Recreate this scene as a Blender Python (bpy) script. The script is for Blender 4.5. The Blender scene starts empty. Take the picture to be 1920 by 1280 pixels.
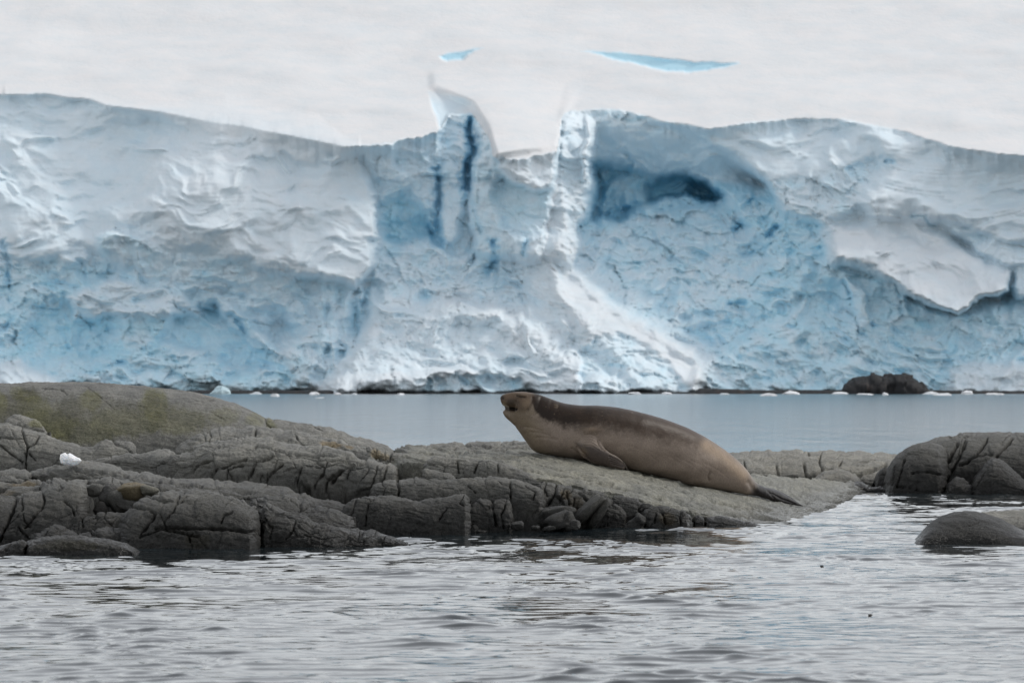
import bpy, math
import numpy as np

# ------------------------------------------------------------------ camera, sky, sun, exposure
scene = bpy.context.scene
COL = scene.collection
R = math.radians
CAM_H = 1.1            # eye height above the sea (standing in a low boat)
FPX = 8000.0           # 150 mm lens, 36 mm sensor, in photo pixels (1920 wide)
HORIZON = 716.0

cam_data = bpy.data.cameras.new("camera")
cam = bpy.data.objects.new("camera", cam_data)
COL.objects.link(cam)
cam.location = (0, 0, CAM_H)
cam.rotation_euler = (R(90), 0, 0)
cam_data.lens = 150.0
cam_data.sensor_width = 36.0
cam_data.shift_y = (HORIZON - 640.0) / 1920.0
cam_data.clip_end = 5000
cam_data.dof.use_dof = True
cam_data.dof.focus_distance = 33.5
cam_data.dof.aperture_fstop = 11.0
scene.camera = cam

SUN_EL, SUN_AZ = 46.0, 70.0      # ahead of the camera, to the right
world = bpy.data.worlds.new("World")
scene.world = world
world.use_nodes = True
wn = world.node_tree
wn.nodes.clear()
w_out = wn.nodes.new("ShaderNodeOutputWorld")
w_bg = wn.nodes.new("ShaderNodeBackground")
w_sky = wn.nodes.new("ShaderNodeTexSky")
w_sky.sky_type = 'NISHITA'
w_sky.sun_disc = False
w_sky.sun_elevation = R(SUN_EL)
w_sky.sun_rotation = R(SUN_AZ)
w_sky.air_density = 1.0
w_sky.dust_density = 0.7
w_hsv = wn.nodes.new("ShaderNodeHueSaturation")
w_hsv.inputs['Saturation'].default_value = 0.22
w_bg.inputs['Strength'].default_value = 0.15
wn.links.new(w_sky.outputs[0], w_hsv.inputs['Color'])
# an even cloud deck veils the clear sky
w_mix = wn.nodes.new("ShaderNodeMix"); w_mix.data_type = 'RGBA'
w_mix.inputs[0].default_value = 0.22
w_mix.inputs[7].default_value = (3.5, 3.5, 3.5, 1)
wn.links.new(w_hsv.outputs[0], w_mix.inputs[6])
wn.links.new(w_mix.outputs[2], w_bg.inputs['Color'])
wn.links.new(w_bg.outputs[0], w_out.inputs[0])

sun_data = bpy.data.lights.new("sun", 'SUN')
sun_data.energy = 0.85
sun_data.angle = R(14)
sun_data.color = (1.0, 0.95, 0.88)
sun = bpy.data.objects.new("sun", sun_data)
COL.objects.link(sun)
sun.rotation_euler = (R(90 - SUN_EL), 0, R(180 - SUN_AZ))

scene.view_settings.view_transform = 'Standard'
scene.view_settings.look = 'None'
scene.view_settings.gamma = 1.0
scene.view_settings.exposure = 0.44
scene.render.engine = 'CYCLES'
scene.cycles.max_bounces = 8
scene.cycles.diffuse_bounces = 5
scene.cycles.glossy_bounces = 4
scene.cycles.use_denoising = True
scene.cycles.sample_clamp_indirect = 4.0

# ------------------------------------------------------------------ numpy helpers
RNG = np.random.default_rng(7)

def unproject(px, py, d):
    px, py, d = np.broadcast_arrays(np.asarray(px, float), np.asarray(py, float), np.asarray(d, float))
    return np.stack([(px - 960.0) / FPX * d, d, CAM_H - (py - HORIZON) / FPX * d], -1)

def _hash(ix, iy, iz, s):
    h = (ix * 374761393 + iy * 668265263 + iz * 1440670441 + s * 974711) & 0xffffffff
    h = ((h ^ (h >> 13)) * 1274126177) & 0xffffffff
    h = ((h ^ (h >> 16)) * 2246822519) & 0xffffffff
    return (h ^ (h >> 15)) & 0xffffffff

def pnoise(p, seed=0):
    """gradient noise, about -1..1; p has shape (...,3)"""
    p = np.asarray(p, float)
    i = np.floor(p).astype(np.int64)
    f = p - i
    u = f * f * f * (f * (f * 6 - 15) + 10)
    out = 0.0
    for dx in (0, 1):
        wx = u[..., 0] if dx else 1 - u[..., 0]
        for dy in (0, 1):
            wy = u[..., 1] if dy else 1 - u[..., 1]
            for dz in (0, 1):
                wz = u[..., 2] if dz else 1 - u[..., 2]
                h = _hash(i[..., 0] + dx, i[..., 1] + dy, i[..., 2] + dz, seed)
                gx = (h & 1023) / 511.5 - 1
                gy = ((h >> 10) & 1023) / 511.5 - 1
                gz = ((h >> 20) & 1023) / 511.5 - 1
                out = out + wx * wy * wz * (gx * (f[..., 0] - dx) + gy * (f[..., 1] - dy) + gz * (f[..., 2] - dz))
    return out * 1.25

def fbm(p, octaves=4, seed=0, gain=0.5, lac=2.03, ridged=False):
    p = np.asarray(p, float)
    a, s, t = 1.0, 0.0, 0.0
    for k in range(octaves):
        n = pnoise(p, seed + 17 * k)
        if ridged:
            n = 1 - 2 * np.minimum(np.abs(n) * 1.6, 1)
        s = s + a * n
        t += a
        a *= gain
        p = p * lac
    return s / t

def voronoi(x, y, seed=0):
    """2-D cells: (distance to the nearest border, three randoms per cell, offset from the cell's seed)"""
    ix, iy = np.floor(x).astype(np.int64), np.floor(y).astype(np.int64)
    f1 = np.full(x.shape, 9.0); f2 = np.full(x.shape, 9.0)
    hid = np.zeros(x.shape, np.int64)
    ox = np.zeros(x.shape); oy = np.zeros(x.shape)
    for dx in (-1, 0, 1):
        for dy in (-1, 0, 1):
            h = _hash(ix + dx, iy + dy, 0 * ix + 3, seed)
            cx = ix + dx + 0.1 + 0.8 * (h & 1023) / 1023.0
            cy = iy + dy + 0.1 + 0.8 * ((h >> 10) & 1023) / 1023.0
            dd = np.hypot(x - cx, y - cy)
            near = dd < f1
            f2 = np.where(near, f1, np.minimum(f2, dd))
            f1 = np.where(near, dd, f1)
            hid = np.where(near, h, hid)
            ox = np.where(near, x - cx, ox); oy = np.where(near, y - cy, oy)
    r1 = (hid & 255) / 127.5 - 1
    r2 = ((hid >> 8) & 255) / 127.5 - 1
    r3 = ((hid >> 16) & 255) / 127.5 - 1
    return f2 - f1, r1, r2, r3, ox, oy

def seg_dist(x, y, poly, closed=False):
    pts = list(poly) + ([poly[0]] if closed else [])
    best = np.full(x.shape, 1e9)
    for (x0, y0), (x1, y1) in zip(pts[:-1], pts[1:]):
        vx, vy = x1 - x0, y1 - y0
        L = vx * vx + vy * vy + 1e-9
        t = np.clip(((x - x0) * vx + (y - y0) * vy) / L, 0, 1)
        best = np.minimum(best, np.hypot(x - x0 - t * vx, y - y0 - t * vy))
    return best

def poly_sd(x, y, poly):
    """signed distance, positive inside"""
    d = seg_dist(x, y, poly, True)
    inside = np.zeros(x.shape, bool)
    n = len(poly)
    for k in range(n):
        x0, y0 = poly[k]; x1, y1 = poly[(k + 1) % n]
        c = (y0 > y) != (y1 > y)
        inside ^= c & (x < (x1 - x0) * (y - y0) / ((y1 - y0) if y1 != y0 else 1e-9) + x0)
    return np.where(inside, d, -d)

def sstep(a, b, x):
    t = np.clip((x - a) / (b - a), 0, 1)
    return t * t * (3 - 2 * t)

def smooth1(a, k, axis=0):
    if k < 1: return a
    w = np.hanning(2 * k + 3)[1:-1]; w /= w.sum()
    pad = [(0, 0)] * a.ndim; pad[axis] = (k, k)
    b = np.pad(a, pad, mode='edge')
    return np.apply_along_axis(lambda v: np.convolve(v, w, 'valid'), axis, b)

def grid_normals(P):
    du = np.gradient(P, axis=1); dv = np.gradient(P, axis=0)
    n = np.cross(du, dv)
    n /= np.linalg.norm(n, axis=-1, keepdims=True) + 1e-12
    return n

# ------------------------------------------------------------------ object helpers
def link(o, parent=None):
    COL.objects.link(o)
    if parent is not None:
        o.parent = parent
    return o

def mesh_object(name, verts, faces, mat, parent=None, col=None, smooth=True):
    me = bpy.data.meshes.new(name)
    verts = np.asarray(verts, np.float32).reshape(-1, 3)
    faces = np.asarray(faces, np.int32)
    me.vertices.add(len(verts)); me.vertices.foreach_set("co", verts.ravel())
    k = faces.shape[1]
    me.loops.add(faces.size); me.loops.foreach_set("vertex_index", faces.ravel())
    me.polygons.add(len(faces))
    me.polygons.foreach_set("loop_start", np.arange(0, faces.size, k, dtype=np.int32))
    me.polygons.foreach_set("loop_total", np.full(len(faces), k, np.int32))
    me.polygons.foreach_set("use_smooth", np.full(len(faces), smooth, bool))
    me.update(calc_edges=True)
    if col is not None:
        at = me.attributes.new("tint", 'FLOAT_COLOR', 'POINT')
        c = np.ones((len(verts), 4), np.float32); cc = np.asarray(col, np.float32); c[:, :cc.shape[-1]] = cc.reshape(-1, cc.shape[-1])
        at.data.foreach_set("color", c.ravel())
    me.materials.append(mat)
    return link(bpy.data.objects.new(name, me), parent)

def grid_faces(nv, nu, close_u=False):
    a = np.arange(nv * nu).reshape(nv, nu)
    if close_u:
        a = np.concatenate([a, a[:, :1]], 1)
    return np.stack([a[:-1, :-1], a[:-1, 1:], a[1:, 1:], a[1:, :-1]], -1).reshape(-1, 4)

def tag(o, label=None, cat=None, group=None, kind=None):
    if label: o["label"] = label
    if cat: o["category"] = cat
    if group: o["group"] = group
    if kind: o["kind"] = kind
    return o

def empty(name, loc):
    o = bpy.data.objects.new(name, None)
    o.location = loc
    return link(o)

def set_parent_keep(o, p):
    o.parent = p
    o.location = (-p.location[0], -p.location[1], -p.location[2])

# ------------------------------------------------------------------ materials
def new_mat(name):
    m = bpy.data.materials.new(name); m.use_nodes = True
    nt = m.node_tree
    b = nt.nodes["Principled BSDF"]
    return m, nt, b

def node(nt, kind, **kw):
    n = nt.nodes.new(kind)
    for k, v in kw.items():
        if k in n.inputs.keys():
            n.inputs[k].default_value = v
        else:
            setattr(n, k, v)
    return n

def tex_noise(nt, vec, scale, detail=4, rough=0.55):
    n = node(nt, "ShaderNodeTexNoise", Scale=scale, Detail=detail, Roughness=rough)
    nt.links.new(vec, n.inputs['Vector'])
    return n.outputs[0]

def ramp(nt, fac, stops):
    r = nt.nodes.new("ShaderNodeValToRGB")
    e = r.color_ramp.elements
    while len(e) < len(stops): e.new(0.5)
    for k, (p, c) in enumerate(stops):
        e[k].position = p
        e[k].color = (c, c, c, 1) if isinstance(c, (int, float)) else (*c, 1)
    nt.links.new(fac, r.inputs[0])
    return r.outputs[0]

def mixc(nt, fac, a, b, mode='MIX'):
    m = nt.nodes.new("ShaderNodeMix"); m.data_type = 'RGBA'; m.blend_type = mode
    for sock, v in ((m.inputs[0], fac), (m.inputs[6], a), (m.inputs[7], b)):
        if isinstance(v, (int, float)): sock.default_value = v
        elif isinstance(v, tuple): sock.default_value = (*v, 1)
        else: nt.links.new(v, sock)
    return m.outputs[2]

def math_n(nt, op, a, b=None):
    m = nt.nodes.new("ShaderNodeMath"); m.operation = op
    for sock, v in zip(m.inputs, (a, b)):
        if v is None: continue
        if isinstance(v, (int, float)): sock.default_value = v
        else: nt.links.new(v, sock)
    return m.outputs[0]

def bump(nt, b, height, strength, dist):
    n = node(nt, "ShaderNodeBump", Strength=strength, Distance=dist)
    nt.links.new(height, n.inputs['Height'])
    nt.links.new(n.outputs[0], b.inputs['Normal'])
    return n

def make_rock():
    m, nt, b = new_mat("weathered_rock")
    pos = node(nt, "ShaderNodeNewGeometry").outputs['Position']
    attn = node(nt, "ShaderNodeAttribute", attribute_name="tint")
    att = attn.outputs['Color']
    n1 = tex_noise(nt, pos, 5, 5, 0.6)
    n2 = tex_noise(nt, pos, 38, 4, 0.65)
    n3 = tex_noise(nt, pos, 170, 2, 0.6)
    base = ramp(nt, n1, [(0.3, (0.160, 0.159, 0.147)), (0.5, (0.216, 0.212, 0.190)), (0.7, (0.285, 0.276, 0.243))])
    base = mixc(nt, 0.55, base, ramp(nt, n2, [(0.32, 0.45), (0.68, 1.4)]), 'MULTIPLY')
    base = mixc(nt, 0.5, base, ramp(nt, n3, [(0.35, 0.4), (0.65, 1.55)]), 'MULTIPLY')
    base = mixc(nt, 1.0, base, att, 'MULTIPLY')
    # tidal film that puts the shade of the low fronts into the colour, wet band just above the sea
    sep = node(nt, "ShaderNodeSeparateXYZ"); nt.links.new(pos, sep.inputs[0])
    zz = math_n(nt, 'ADD', sep.outputs[2], math_n(nt, 'MULTIPLY', math_n(nt, 'SUBTRACT', n1, 0.5), -0.12))
    wet = node(nt, "ShaderNodeMapRange"); nt.links.new(zz, wet.inputs[0])
    wet.inputs[1].default_value = 0.03; wet.inputs[2].default_value = 0.13
    wet.inputs[3].default_value = 1.0; wet.inputs[4].default_value = 0.0
    tide_shade = node(nt, "ShaderNodeMapRange"); nt.links.new(math_n(nt, 'ADD', zz, math_n(nt, 'MULTIPLY', math_n(nt, 'SUBTRACT', n2, 0.5), -0.25)), tide_shade.inputs[0])
    tide_shade.inputs[1].default_value = 0.20; tide_shade.inputs[2].default_value = 0.55
    tide_shade.inputs[3].default_value = 1.0; tide_shade.inputs[4].default_value = 0.0
    tf = math_n(nt, 'MULTIPLY', tide_shade.outputs[0], attn.outputs['Alpha'])
    base = mixc(nt, tf, base, mixc(nt, 1.0, base, (0.24, 0.24, 0.245), 'MULTIPLY'))
    col = mixc(nt, wet.outputs[0], base, mixc(nt, 1.0, base, (0.6, 0.6, 0.61), 'MULTIPLY'))
    nt.links.new(col, b.inputs['Base Color'])
    rgh = node(nt, "ShaderNodeMapRange"); nt.links.new(wet.outputs[0], rgh.inputs[0])
    rgh.inputs[3].default_value = 0.56; rgh.inputs[4].default_value = 0.24
    nt.links.new(rgh.outputs[0], b.inputs['Roughness'])
    b.inputs['Specular IOR Level'].default_value = 0.25
    h = math_n(nt, 'ADD', math_n(nt, 'MULTIPLY', n2, 0.6), math_n(nt, 'MULTIPLY', n3, 0.35))
    bump(nt, b, h, 0.8, 0.04)
    return m

def make_shore_rock():
    m, nt, b = new_mat("dark_shore_rock")
    pos = node(nt, "ShaderNodeNewGeometry").outputs['Position']
    n1 = tex_noise(nt, pos, 0.9, 4)
    base = ramp(nt, n1, [(0.40, (0.010, 0.011, 0.013)), (0.60, (0.020, 0.019, 0.020)), (0.74, (0.050, 0.032, 0.027))])
    nt.links.new(base, b.inputs['Base Color'])
    b.inputs['Roughness'].default_value = 0.8
    return m

def make_ice():
    m, nt, b = new_mat("glacier_ice")
    pos = node(nt, "ShaderNodeNewGeometry").outputs['Position']
    att = node(nt, "ShaderNodeAttribute", attribute_name="tint").outputs['Color']
    n1 = tex_noise(nt, pos, 0.35, 5, 0.6)
    n2 = tex_noise(nt, pos, 1.6, 4, 0.6)
    c = mixc(nt, 0.35, att, ramp(nt, n1, [(0.3, (0.80, 0.90, 0.95)), (0.65, (1.08, 1.04, 1.02))]), 'MULTIPLY')
    nt.links.new(c, b.inputs['Base Color'])
    b.inputs['Roughness'].default_value = 0.75
    b.inputs['Specular IOR Level'].default_value = 0.2
    h = math_n(nt, 'ADD', n1, math_n(nt, 'MULTIPLY', n2, 0.5))
    bump(nt, b, h, 0.16, 0.6)
    return m

def make_floe_ice():
    m, nt, b = new_mat("floating_ice")
    pos = node(nt, "ShaderNodeNewGeometry").outputs['Position']
    att = node(nt, "ShaderNodeAttribute", attribute_name="tint").outputs['Color']
    n1 = tex_noise(nt, pos, 1.2, 4)
    c = mixc(nt, 0.5, att, ramp(nt, n1, [(0.3, 0.82), (0.7, 1.05)]), 'MULTIPLY')
    nt.links.new(c, b.inputs['Base Color'])
    b.inputs['Roughness'].default_value = 0.45
    return m

def make_clear_ice():
    m, nt, b = new_mat("clear_ice_chunk")
    pos = node(nt, "ShaderNodeNewGeometry").outputs['Position']
    n1 = tex_noise(nt, pos, 14, 3)
    nt.links.new(ramp(nt, n1, [(0.3, (0.80, 0.82, 0.85)), (0.7, (0.92, 0.92, 0.93))]), b.inputs['Base Color'])
    b.inputs['Roughness'].default_value = 0.3
    b.inputs['Subsurface Weight'].default_value = 0.6
    b.inputs['Subsurface Radius'].default_value = (0.1, 0.12, 0.14)
    b.inputs['Subsurface Scale'].default_value = 1.0
    return m

def make_water():
    m, nt, b = new_mat("sea_water")
    pos = node(nt, "ShaderNodeNewGeometry").outputs['Position']
    b.inputs['Base Color'].default_value = (0.012, 0.018, 0.021, 1)
    b.inputs['IOR'].default_value = 1.33
    sep = node(nt, "ShaderNodeSeparateXYZ"); nt.links.new(pos, sep.inputs[0])
    far = node(nt, "ShaderNodeMapRange"); nt.links.new(sep.outputs[1], far.inputs[0])
    far.inputs[1].default_value = 34; far.inputs[2].default_value = 90
    far.inputs[3].default_value = 0.015; far.inputs[4].default_value = 0.10
    nt.links.new(far.outputs[0], b.inputs['Roughness'])
    mp = node(nt, "ShaderNodeMapping"); mp.inputs['Scale'].default_value = (1.0, 1.4, 1.0)
    nt.links.new(pos, mp.inputs['Vector'])
    n1 = tex_noise(nt, mp.outputs[0], 2.2, 3, 0.55)
    n2 = tex_noise(nt, mp.outputs[0], 9.0, 2, 0.5)
    h = math_n(nt, 'ADD', n1, math_n(nt, 'MULTIPLY', n2, 0.22))
    st = node(nt, "ShaderNodeMapRange"); nt.links.new(sep.outputs[1], st.inputs[0])
    st.inputs[1].default_value = 38; st.inputs[2].default_value = 60
    st.inputs[3].default_value = 0.05; st.inputs[4].default_value = 0.45
    mp2 = node(nt, "ShaderNodeMapping"); mp2.inputs['Scale'].default_value = (0.9, 0.12, 1.0)
    nt.links.new(pos, mp2.inputs['Vector'])
    n3 = tex_noise(nt, mp2.outputs[0], 1.0, 4, 0.6)
    ff = node(nt, "ShaderNodeMapRange"); nt.links.new(sep.outputs[1], ff.inputs[0])
    ff.inputs[1].default_value = 45; ff.inputs[2].default_value = 80; ff.inputs[4].default_value = 9.0
    h = math_n(nt, 'ADD', h, math_n(nt, 'MULTIPLY', n3, ff.outputs[0]))
    bn = bump(nt, b, h, 0.5, 0.06)
    nt.links.new(st.outputs[0], bn.inputs['Strength'])
    return m

def make_fur():
    m, nt, b = new_mat("seal_fur")
    pos = node(nt, "ShaderNodeNewGeometry").outputs['Position']
    att = node(nt, "ShaderNodeAttribute", attribute_name="tint").outputs['Color']
    n1 = tex_noise(nt, pos, 9, 4, 0.6)
    n2 = tex_noise(nt, pos, 110, 3, 0.6)
    c = mixc(nt, 0.45, att, ramp(nt, n1, [(0.3, 0.72), (0.7, 1.22)]), 'MULTIPLY')
    c = mixc(nt, 0.5, c, ramp(nt, n2, [(0.3, 0.6), (0.7, 1.4)]), 'MULTIPLY')
    nt.links.new(c, b.inputs['Base Color'])
    b.inputs['Roughness'].default_value = 0.42
    b.inputs['Specular IOR Level'].default_value = 0.18
    b.inputs['Sheen Weight'].default_value = 0.0
    b.inputs['Sheen Roughness'].default_value = 0.4
    bump(nt, b, n2, 0.16, 0.006)
    return m

def make_flat(name, col, rough):
    m, nt, b = new_mat(name)
    pos = node(nt, "ShaderNodeNewGeometry").outputs['Position']
    n1 = tex_noise(nt, pos, 60, 2)
    nt.links.new(mixc(nt, 0.4, col, ramp(nt, n1, [(0.3, 0.7), (0.7, 1.2)]), 'MULTIPLY'), b.inputs['Base Color'])
    b.inputs['Roughness'].default_value = rough
    return m

ROCK, SHORE, ICE, FLOE, CHUNK, WATER, FUR = (make_rock(), make_shore_rock(), make_ice(), make_floe_ice(),
                                             make_clear_ice(), make_water(), make_fur())
CLAW = make_flat("horn_claw", (0.09, 0.075, 0.06), 0.5)
WHISK = make_flat("pale_whisker", (0.30, 0.26, 0.2), 0.5)
KELP = make_flat("kelp", (0.03, 0.025, 0.02), 0.6)

# ------------------------------------------------------------------ sea
def build_water():
    rows = [13.5]
    while rows[-1] < 47:
        rows.append(rows[-1] + 0.018 * (rows[-1] / 15.0) ** 1.1)
    near = len(rows)
    while rows[-1] < 470:
        rows.append(rows[-1] * 1.035)
    y = np.array(rows)
    cols = np.concatenate([np.linspace(-2600, -140, 14), np.linspace(-100, 2020, 400), np.linspace(2060, 4520, 14)])
    Y, PXX = np.meshgrid(y, cols, indexing='ij')
    X = (PXX - 960) / FPX * Y
    Z = np.zeros_like(X)
    rng = np.random.default_rng(3)
    amp = np.clip(1.0 + 0.75 * fbm(np.stack([X * 0.45, Y * 0.16, 0 * X], -1), 2, 5), 0.25, 2.0)
    # wind-ruffled water on the right, calmer on the left
    fine = sstep(-0.2, 0.35, fbm(np.stack([X * 0.5 + 3, Y * 0.12, 0 * X + 5], -1), 2, 8) + 0.22 * X)
    for k in range(60):
        lam = 0.085 * (0.95 / 0.085) ** (k / 59.0)
        th = rng.normal(0, 0.55) + math.pi / 2
        kx, ky = math.cos(th) * 2 * math.pi / lam, math.sin(th) * 2 * math.pi / lam
        slope = 0.0030 * (1.0 if lam < 0.3 else (0.3 / lam) ** 1.3)
        a = slope * lam / (2 * math.pi) * 2
        wob = 0.6 * lam * pnoise(np.stack([X * 0.8 / lam ** 0.5, Y * 0.8 / lam ** 0.5, 0 * X + k], -1), 40) * 3
        local = amp * (fine * 1.35 if lam < 0.17 else (1.15 - 0.45 * fine))
        ph = kx * X + ky * (Y + wob) + rng.uniform(0, 6.28)
        Z += a * local * (np.sin(ph) + 0.25 * np.sin(2 * ph + 0.6))
    # short steep crests in groups
    for k in range(7):
        lam = [0.17, 0.21, 0.25, 0.31, 0.38, 0.23, 0.46][k]
        th = rng.normal(0, 0.16) + math.pi / 2
        kx, ky = math.cos(th) * 2 * math.pi / lam, math.sin(th) * 2 * math.pi / lam
        w1 = pnoise(np.stack([X * 1.1, Y * 0.9, 0 * X + 31 * k], -1), 44) * 0.55 + pnoise(np.stack([X * 3.1, Y * 2.4, 0 * X + 17 * k], -1), 45) * 0.16
        grp = sstep(0.05, 0.55, fbm(np.stack([X * 0.9 + 5 * k, Y * 0.55, 0 * X + 7 * k], -1), 3, 46) * 1.4 + 0.08)
        ph = kx * X + ky * (Y + w1) + rng.uniform(0, 6.28)
        Z += 0.030 * lam * grp * (0.5 + 0.5 * np.sin(ph)) ** 4
    Z *= 1 - sstep(40, 47, Y)
    edge = sstep(-140, -60, PXX) * (1 - sstep(1980, 2060, PXX))
    Z *= edge
    P = np.stack([X, Y, Z], -1)
    o = mesh_object("water", P, grid_faces(*X.shape), WATER)
    tag(o, kind="structure")

# ------------------------------------------------------------------ glacier
def build_glacier():
    pxs = np.concatenate([np.arange(-420, -30, 13.0), np.arange(-30, 1952, 2.55), np.arange(1952, 2340, 13.0)])
    pys = np.concatenate([np.arange(-90, 60, 6.0), np.arange(60, 300, 2.3), np.arange(300, 746, 2.1)])
    PY, PXX = np.meshgrid(pys, pxs, indexing='ij')
    x0, y0 = PXX.copy(), PY.copy()
    q = np.stack([x0 / 60, y0 / 60, 0 * x0], -1)
    # wobble the drawing so that every outline is broken
    wx = 20 * fbm(q * 1.1, 5, 1, 0.62) ; wy = 18 * fbm(q * 1.1, 5, 2, 0.62)
    x, y = x0 + wx, y0 + wy
    xe, ye = x0 + 0.35 * wx, y0 + 0.3 * wy
    d = 417 + (735 - y0) * 0.022
    rough = np.full(x.shape, 1.0)          # how broken the surface is
    ice = np.full(x.shape, 0.55)           # 0 = wind-packed snow, 1 = bare blue ice
    deep = np.zeros(x.shape)               # dense blue ice

    def plane(poly, c, d0, gx=0.0, gy=0.0, soft=6, r=None, i=None, dp=None, exact=False):
        nonlocal d, rough, ice, deep
        sd = poly_sd(xe if exact else x, ye if exact else y, poly)
        m = sstep(-soft, soft, sd)
        d = d * (1 - m) + (d0 + gx * (x0 - c[0]) + gy * (y0 - c[1])) * m
        if r is not None: rough = rough * (1 - m) + r * m
        if i is not None: ice = ice * (1 - m) + i * m
        if dp is not None: deep = deep * (1 - m) + dp * m
        return m

    def push(poly, amount, soft=6, i=None, r=None, dp=None):
        nonlocal d, rough, ice, deep
        sd = poly_sd(x, y, poly)
        m = sstep(-soft, soft, sd)
        d = d + amount * m
        if r is not None: rough = rough * (1 - m) + r * m
        if i is not None: ice = ice * (1 - m) + i * m
        if dp is not None: deep = deep * (1 - m) + dp * m

    cn = fbm(np.stack([x0 / 13, y0 / 13, 0 * x0 + 4], -1), 3, 77)

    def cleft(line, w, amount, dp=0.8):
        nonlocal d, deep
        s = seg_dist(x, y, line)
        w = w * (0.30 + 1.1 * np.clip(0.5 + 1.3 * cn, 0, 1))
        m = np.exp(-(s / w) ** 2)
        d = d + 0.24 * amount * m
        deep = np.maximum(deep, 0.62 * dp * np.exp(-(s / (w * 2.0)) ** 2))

    # left half: snow draped wall leaning back, lower ice wall
    plane([(-500, 150), (420, 150), (660, 260), (720, 300), (720, 480), (650, 530), (420, 490), (240, 450), (180, 490), (60, 500), (-500, 470)],
          (300, 480), 420.5, 0.0, -0.045, 30, 0.42, 0.34)
    plane([(380, 225), (650, 270), (700, 330), (712, 400), (705, 490), (660, 535), (600, 525), (500, 507), (420, 482), (330, 480), (270, 440), (240, 400)],
          (560, 520), 413.0, 0.006, -0.038, np.interp(x0 + 0.5 * y0, [500, 700, 850, 920], [75, 50, 18, 9]), 0.36, 0.20)
    plane([(180, 440), (240, 430), (330, 478), (420, 482), (505, 508), (600, 525), (655, 535), (640, 600), (520, 640), (330, 560), (190, 500)],
          (420, 560), 420.5, 0.0, 0.03, 10, 1.0, 0.55)
    plane([(-500, 470), (60, 500), (180, 490), (330, 560), (520, 640), (640, 590), (660, 745), (-500, 745)],
          (300, 700), 414.5, -0.004, -0.04, 30, 1.2, 0.72)
    push([(120, 560), (210, 600), (240, 660), (160, 690), (60, 690), (20, 640), (60, 590)], 3.4, 26, 0.82, 1.0)
    push([(330, 580), (400, 570), (470, 620), (510, 690), (440, 700), (380, 660), (300, 640)], 3.0, 12, 0.75, 0.7)
    push([(400, 555), (430, 560), (500, 640), (520, 660), (480, 655), (430, 610)], -2.6, 6, 0.6, 0.6)
    push([(130, 555), (220, 520), (330, 550), (380, 585), (300, 595), (200, 590), (140, 600)], -2.6, 9, 0.45, 1.0)
    push([(-20, 700), (40, 680), (110, 720), (120, 745), (-60, 745)], -4, 14, 0.2, 0.6)
    push([(560, 560), (620, 540), (660, 560), (650, 700), (560, 720), (530, 660)], -1.5, 18, 0.55, 1.2)
    for k in range(5):     # hanging drapes of ice under the lip
        xx = 600 + 24 * k
        push([(xx, 535), (xx + 9, 535), (xx + 14, 640), (xx + 4, 690), (xx - 4, 640)], -1.2, 5, 0.6, 0.8)

    # alcove between the left block and the cleft
    plane([(672, 268), (760, 255), (826, 240), (832, 300), (828, 470), (760, 470), (715, 450), (712, 400), (700, 340)],
          (760, 380), 424.0, 0.012, -0.006, 6, 0.8, 0.50)
    plane([(716, 380), (750, 350), (800, 400), (830, 470), (760, 480), (716, 450)], (770, 440), 427.5, 0.02, 0.02, 16, 1.0, 0.85)
    # ice between alcove and cleft
    plane([(826, 150), (880, 190), (872, 360), (862, 440), (835, 470), (826, 400), (828, 260)], (850, 330), 424.5, -0.03, -0.03, 7, 0.8, 0.45)
    # middle tower: front face
    plane([(905, 230), (940, 290), (1048, 282), (1050, 470), (1000, 500), (900, 500), (880, 400), (890, 300)],
          (960, 400), 417.5, -0.02, -0.004, 8, 0.8, 0.55)
    plane([(930, 296), (1046, 286), (1042, 335), (1005, 357), (965, 342), (935, 318)], (985, 325), 414.8, 0.0, -0.02, 5, 0.6, 0.14)
    push([(935, 330), (965, 345), (1005, 360), (1035, 350), (1030, 430), (990, 450), (940, 420), (925, 370)], 2.2, 8, 0.62, 0.6)
    # fin of ice dividing the two hollows
    plane([(1050, 205), (1108, 205), (1118, 290), (1100, 380), (1088, 470), (1075, 560), (1040, 590), (1005, 530), (1022, 430), (1040, 350), (1048, 280)],
          (1075, 370), 422.5, 0.045, -0.020, 10, 0.9, 0.32)
    plane([(1040, 340), (1056, 330), (1064, 400), (1066, 480), (1062, 580), (1030, 580), (1008, 520), (1022, 430)], (1040, 430), 420.0, -0.05, -0.018, 10, 0.6, 0.06)
    push([(1098, 215), (1112, 220), (1128, 262), (1120, 285), (1108, 270), (1100, 330), (1090, 340), (1095, 270)], -2.2, 3, 0.25, 0.9)
    # big hollow: roof that hangs over, back wall, cave
    plane([(1112, 222), (1200, 226), (1300, 246), (1355, 280), (1420, 330), (1455, 360), (1400, 372), (1330, 350), (1230, 340), (1150, 330), (1112, 330)],
          (1230, 250), 429.0, -0.004, 0.078, 10, 0.5, 0.46)
    plane([(1108, 300), (1160, 315), (1230, 330), (1340, 345), (1460, 372), (1450, 450), (1300, 480), (1110, 470)], (1250, 400), 437.5, -0.004, -0.012, 10, 0.8, 0.8)
    plane([(1215, 345), (1240, 332), (1290, 330), (1325, 345), (1350, 378), (1330, 400), (1220, 400)], (1280, 360), 443.0, 0.03, 0.03, 12, 0.5, 1.0, 0.35)
    # heap of rubble in the hollow
    plane([(1085, 420), (1130, 405), (1165, 412), (1200, 385), (1235, 375), (1285, 360), (1320, 378), (1370, 372), (1450, 420), (1480, 520), (1420, 600), (1300, 640), (1200, 620), (1080, 520)],
          (1280, 480), 427.5, 0.004, -0.07, 6, 1.2, 0.62)
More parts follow.
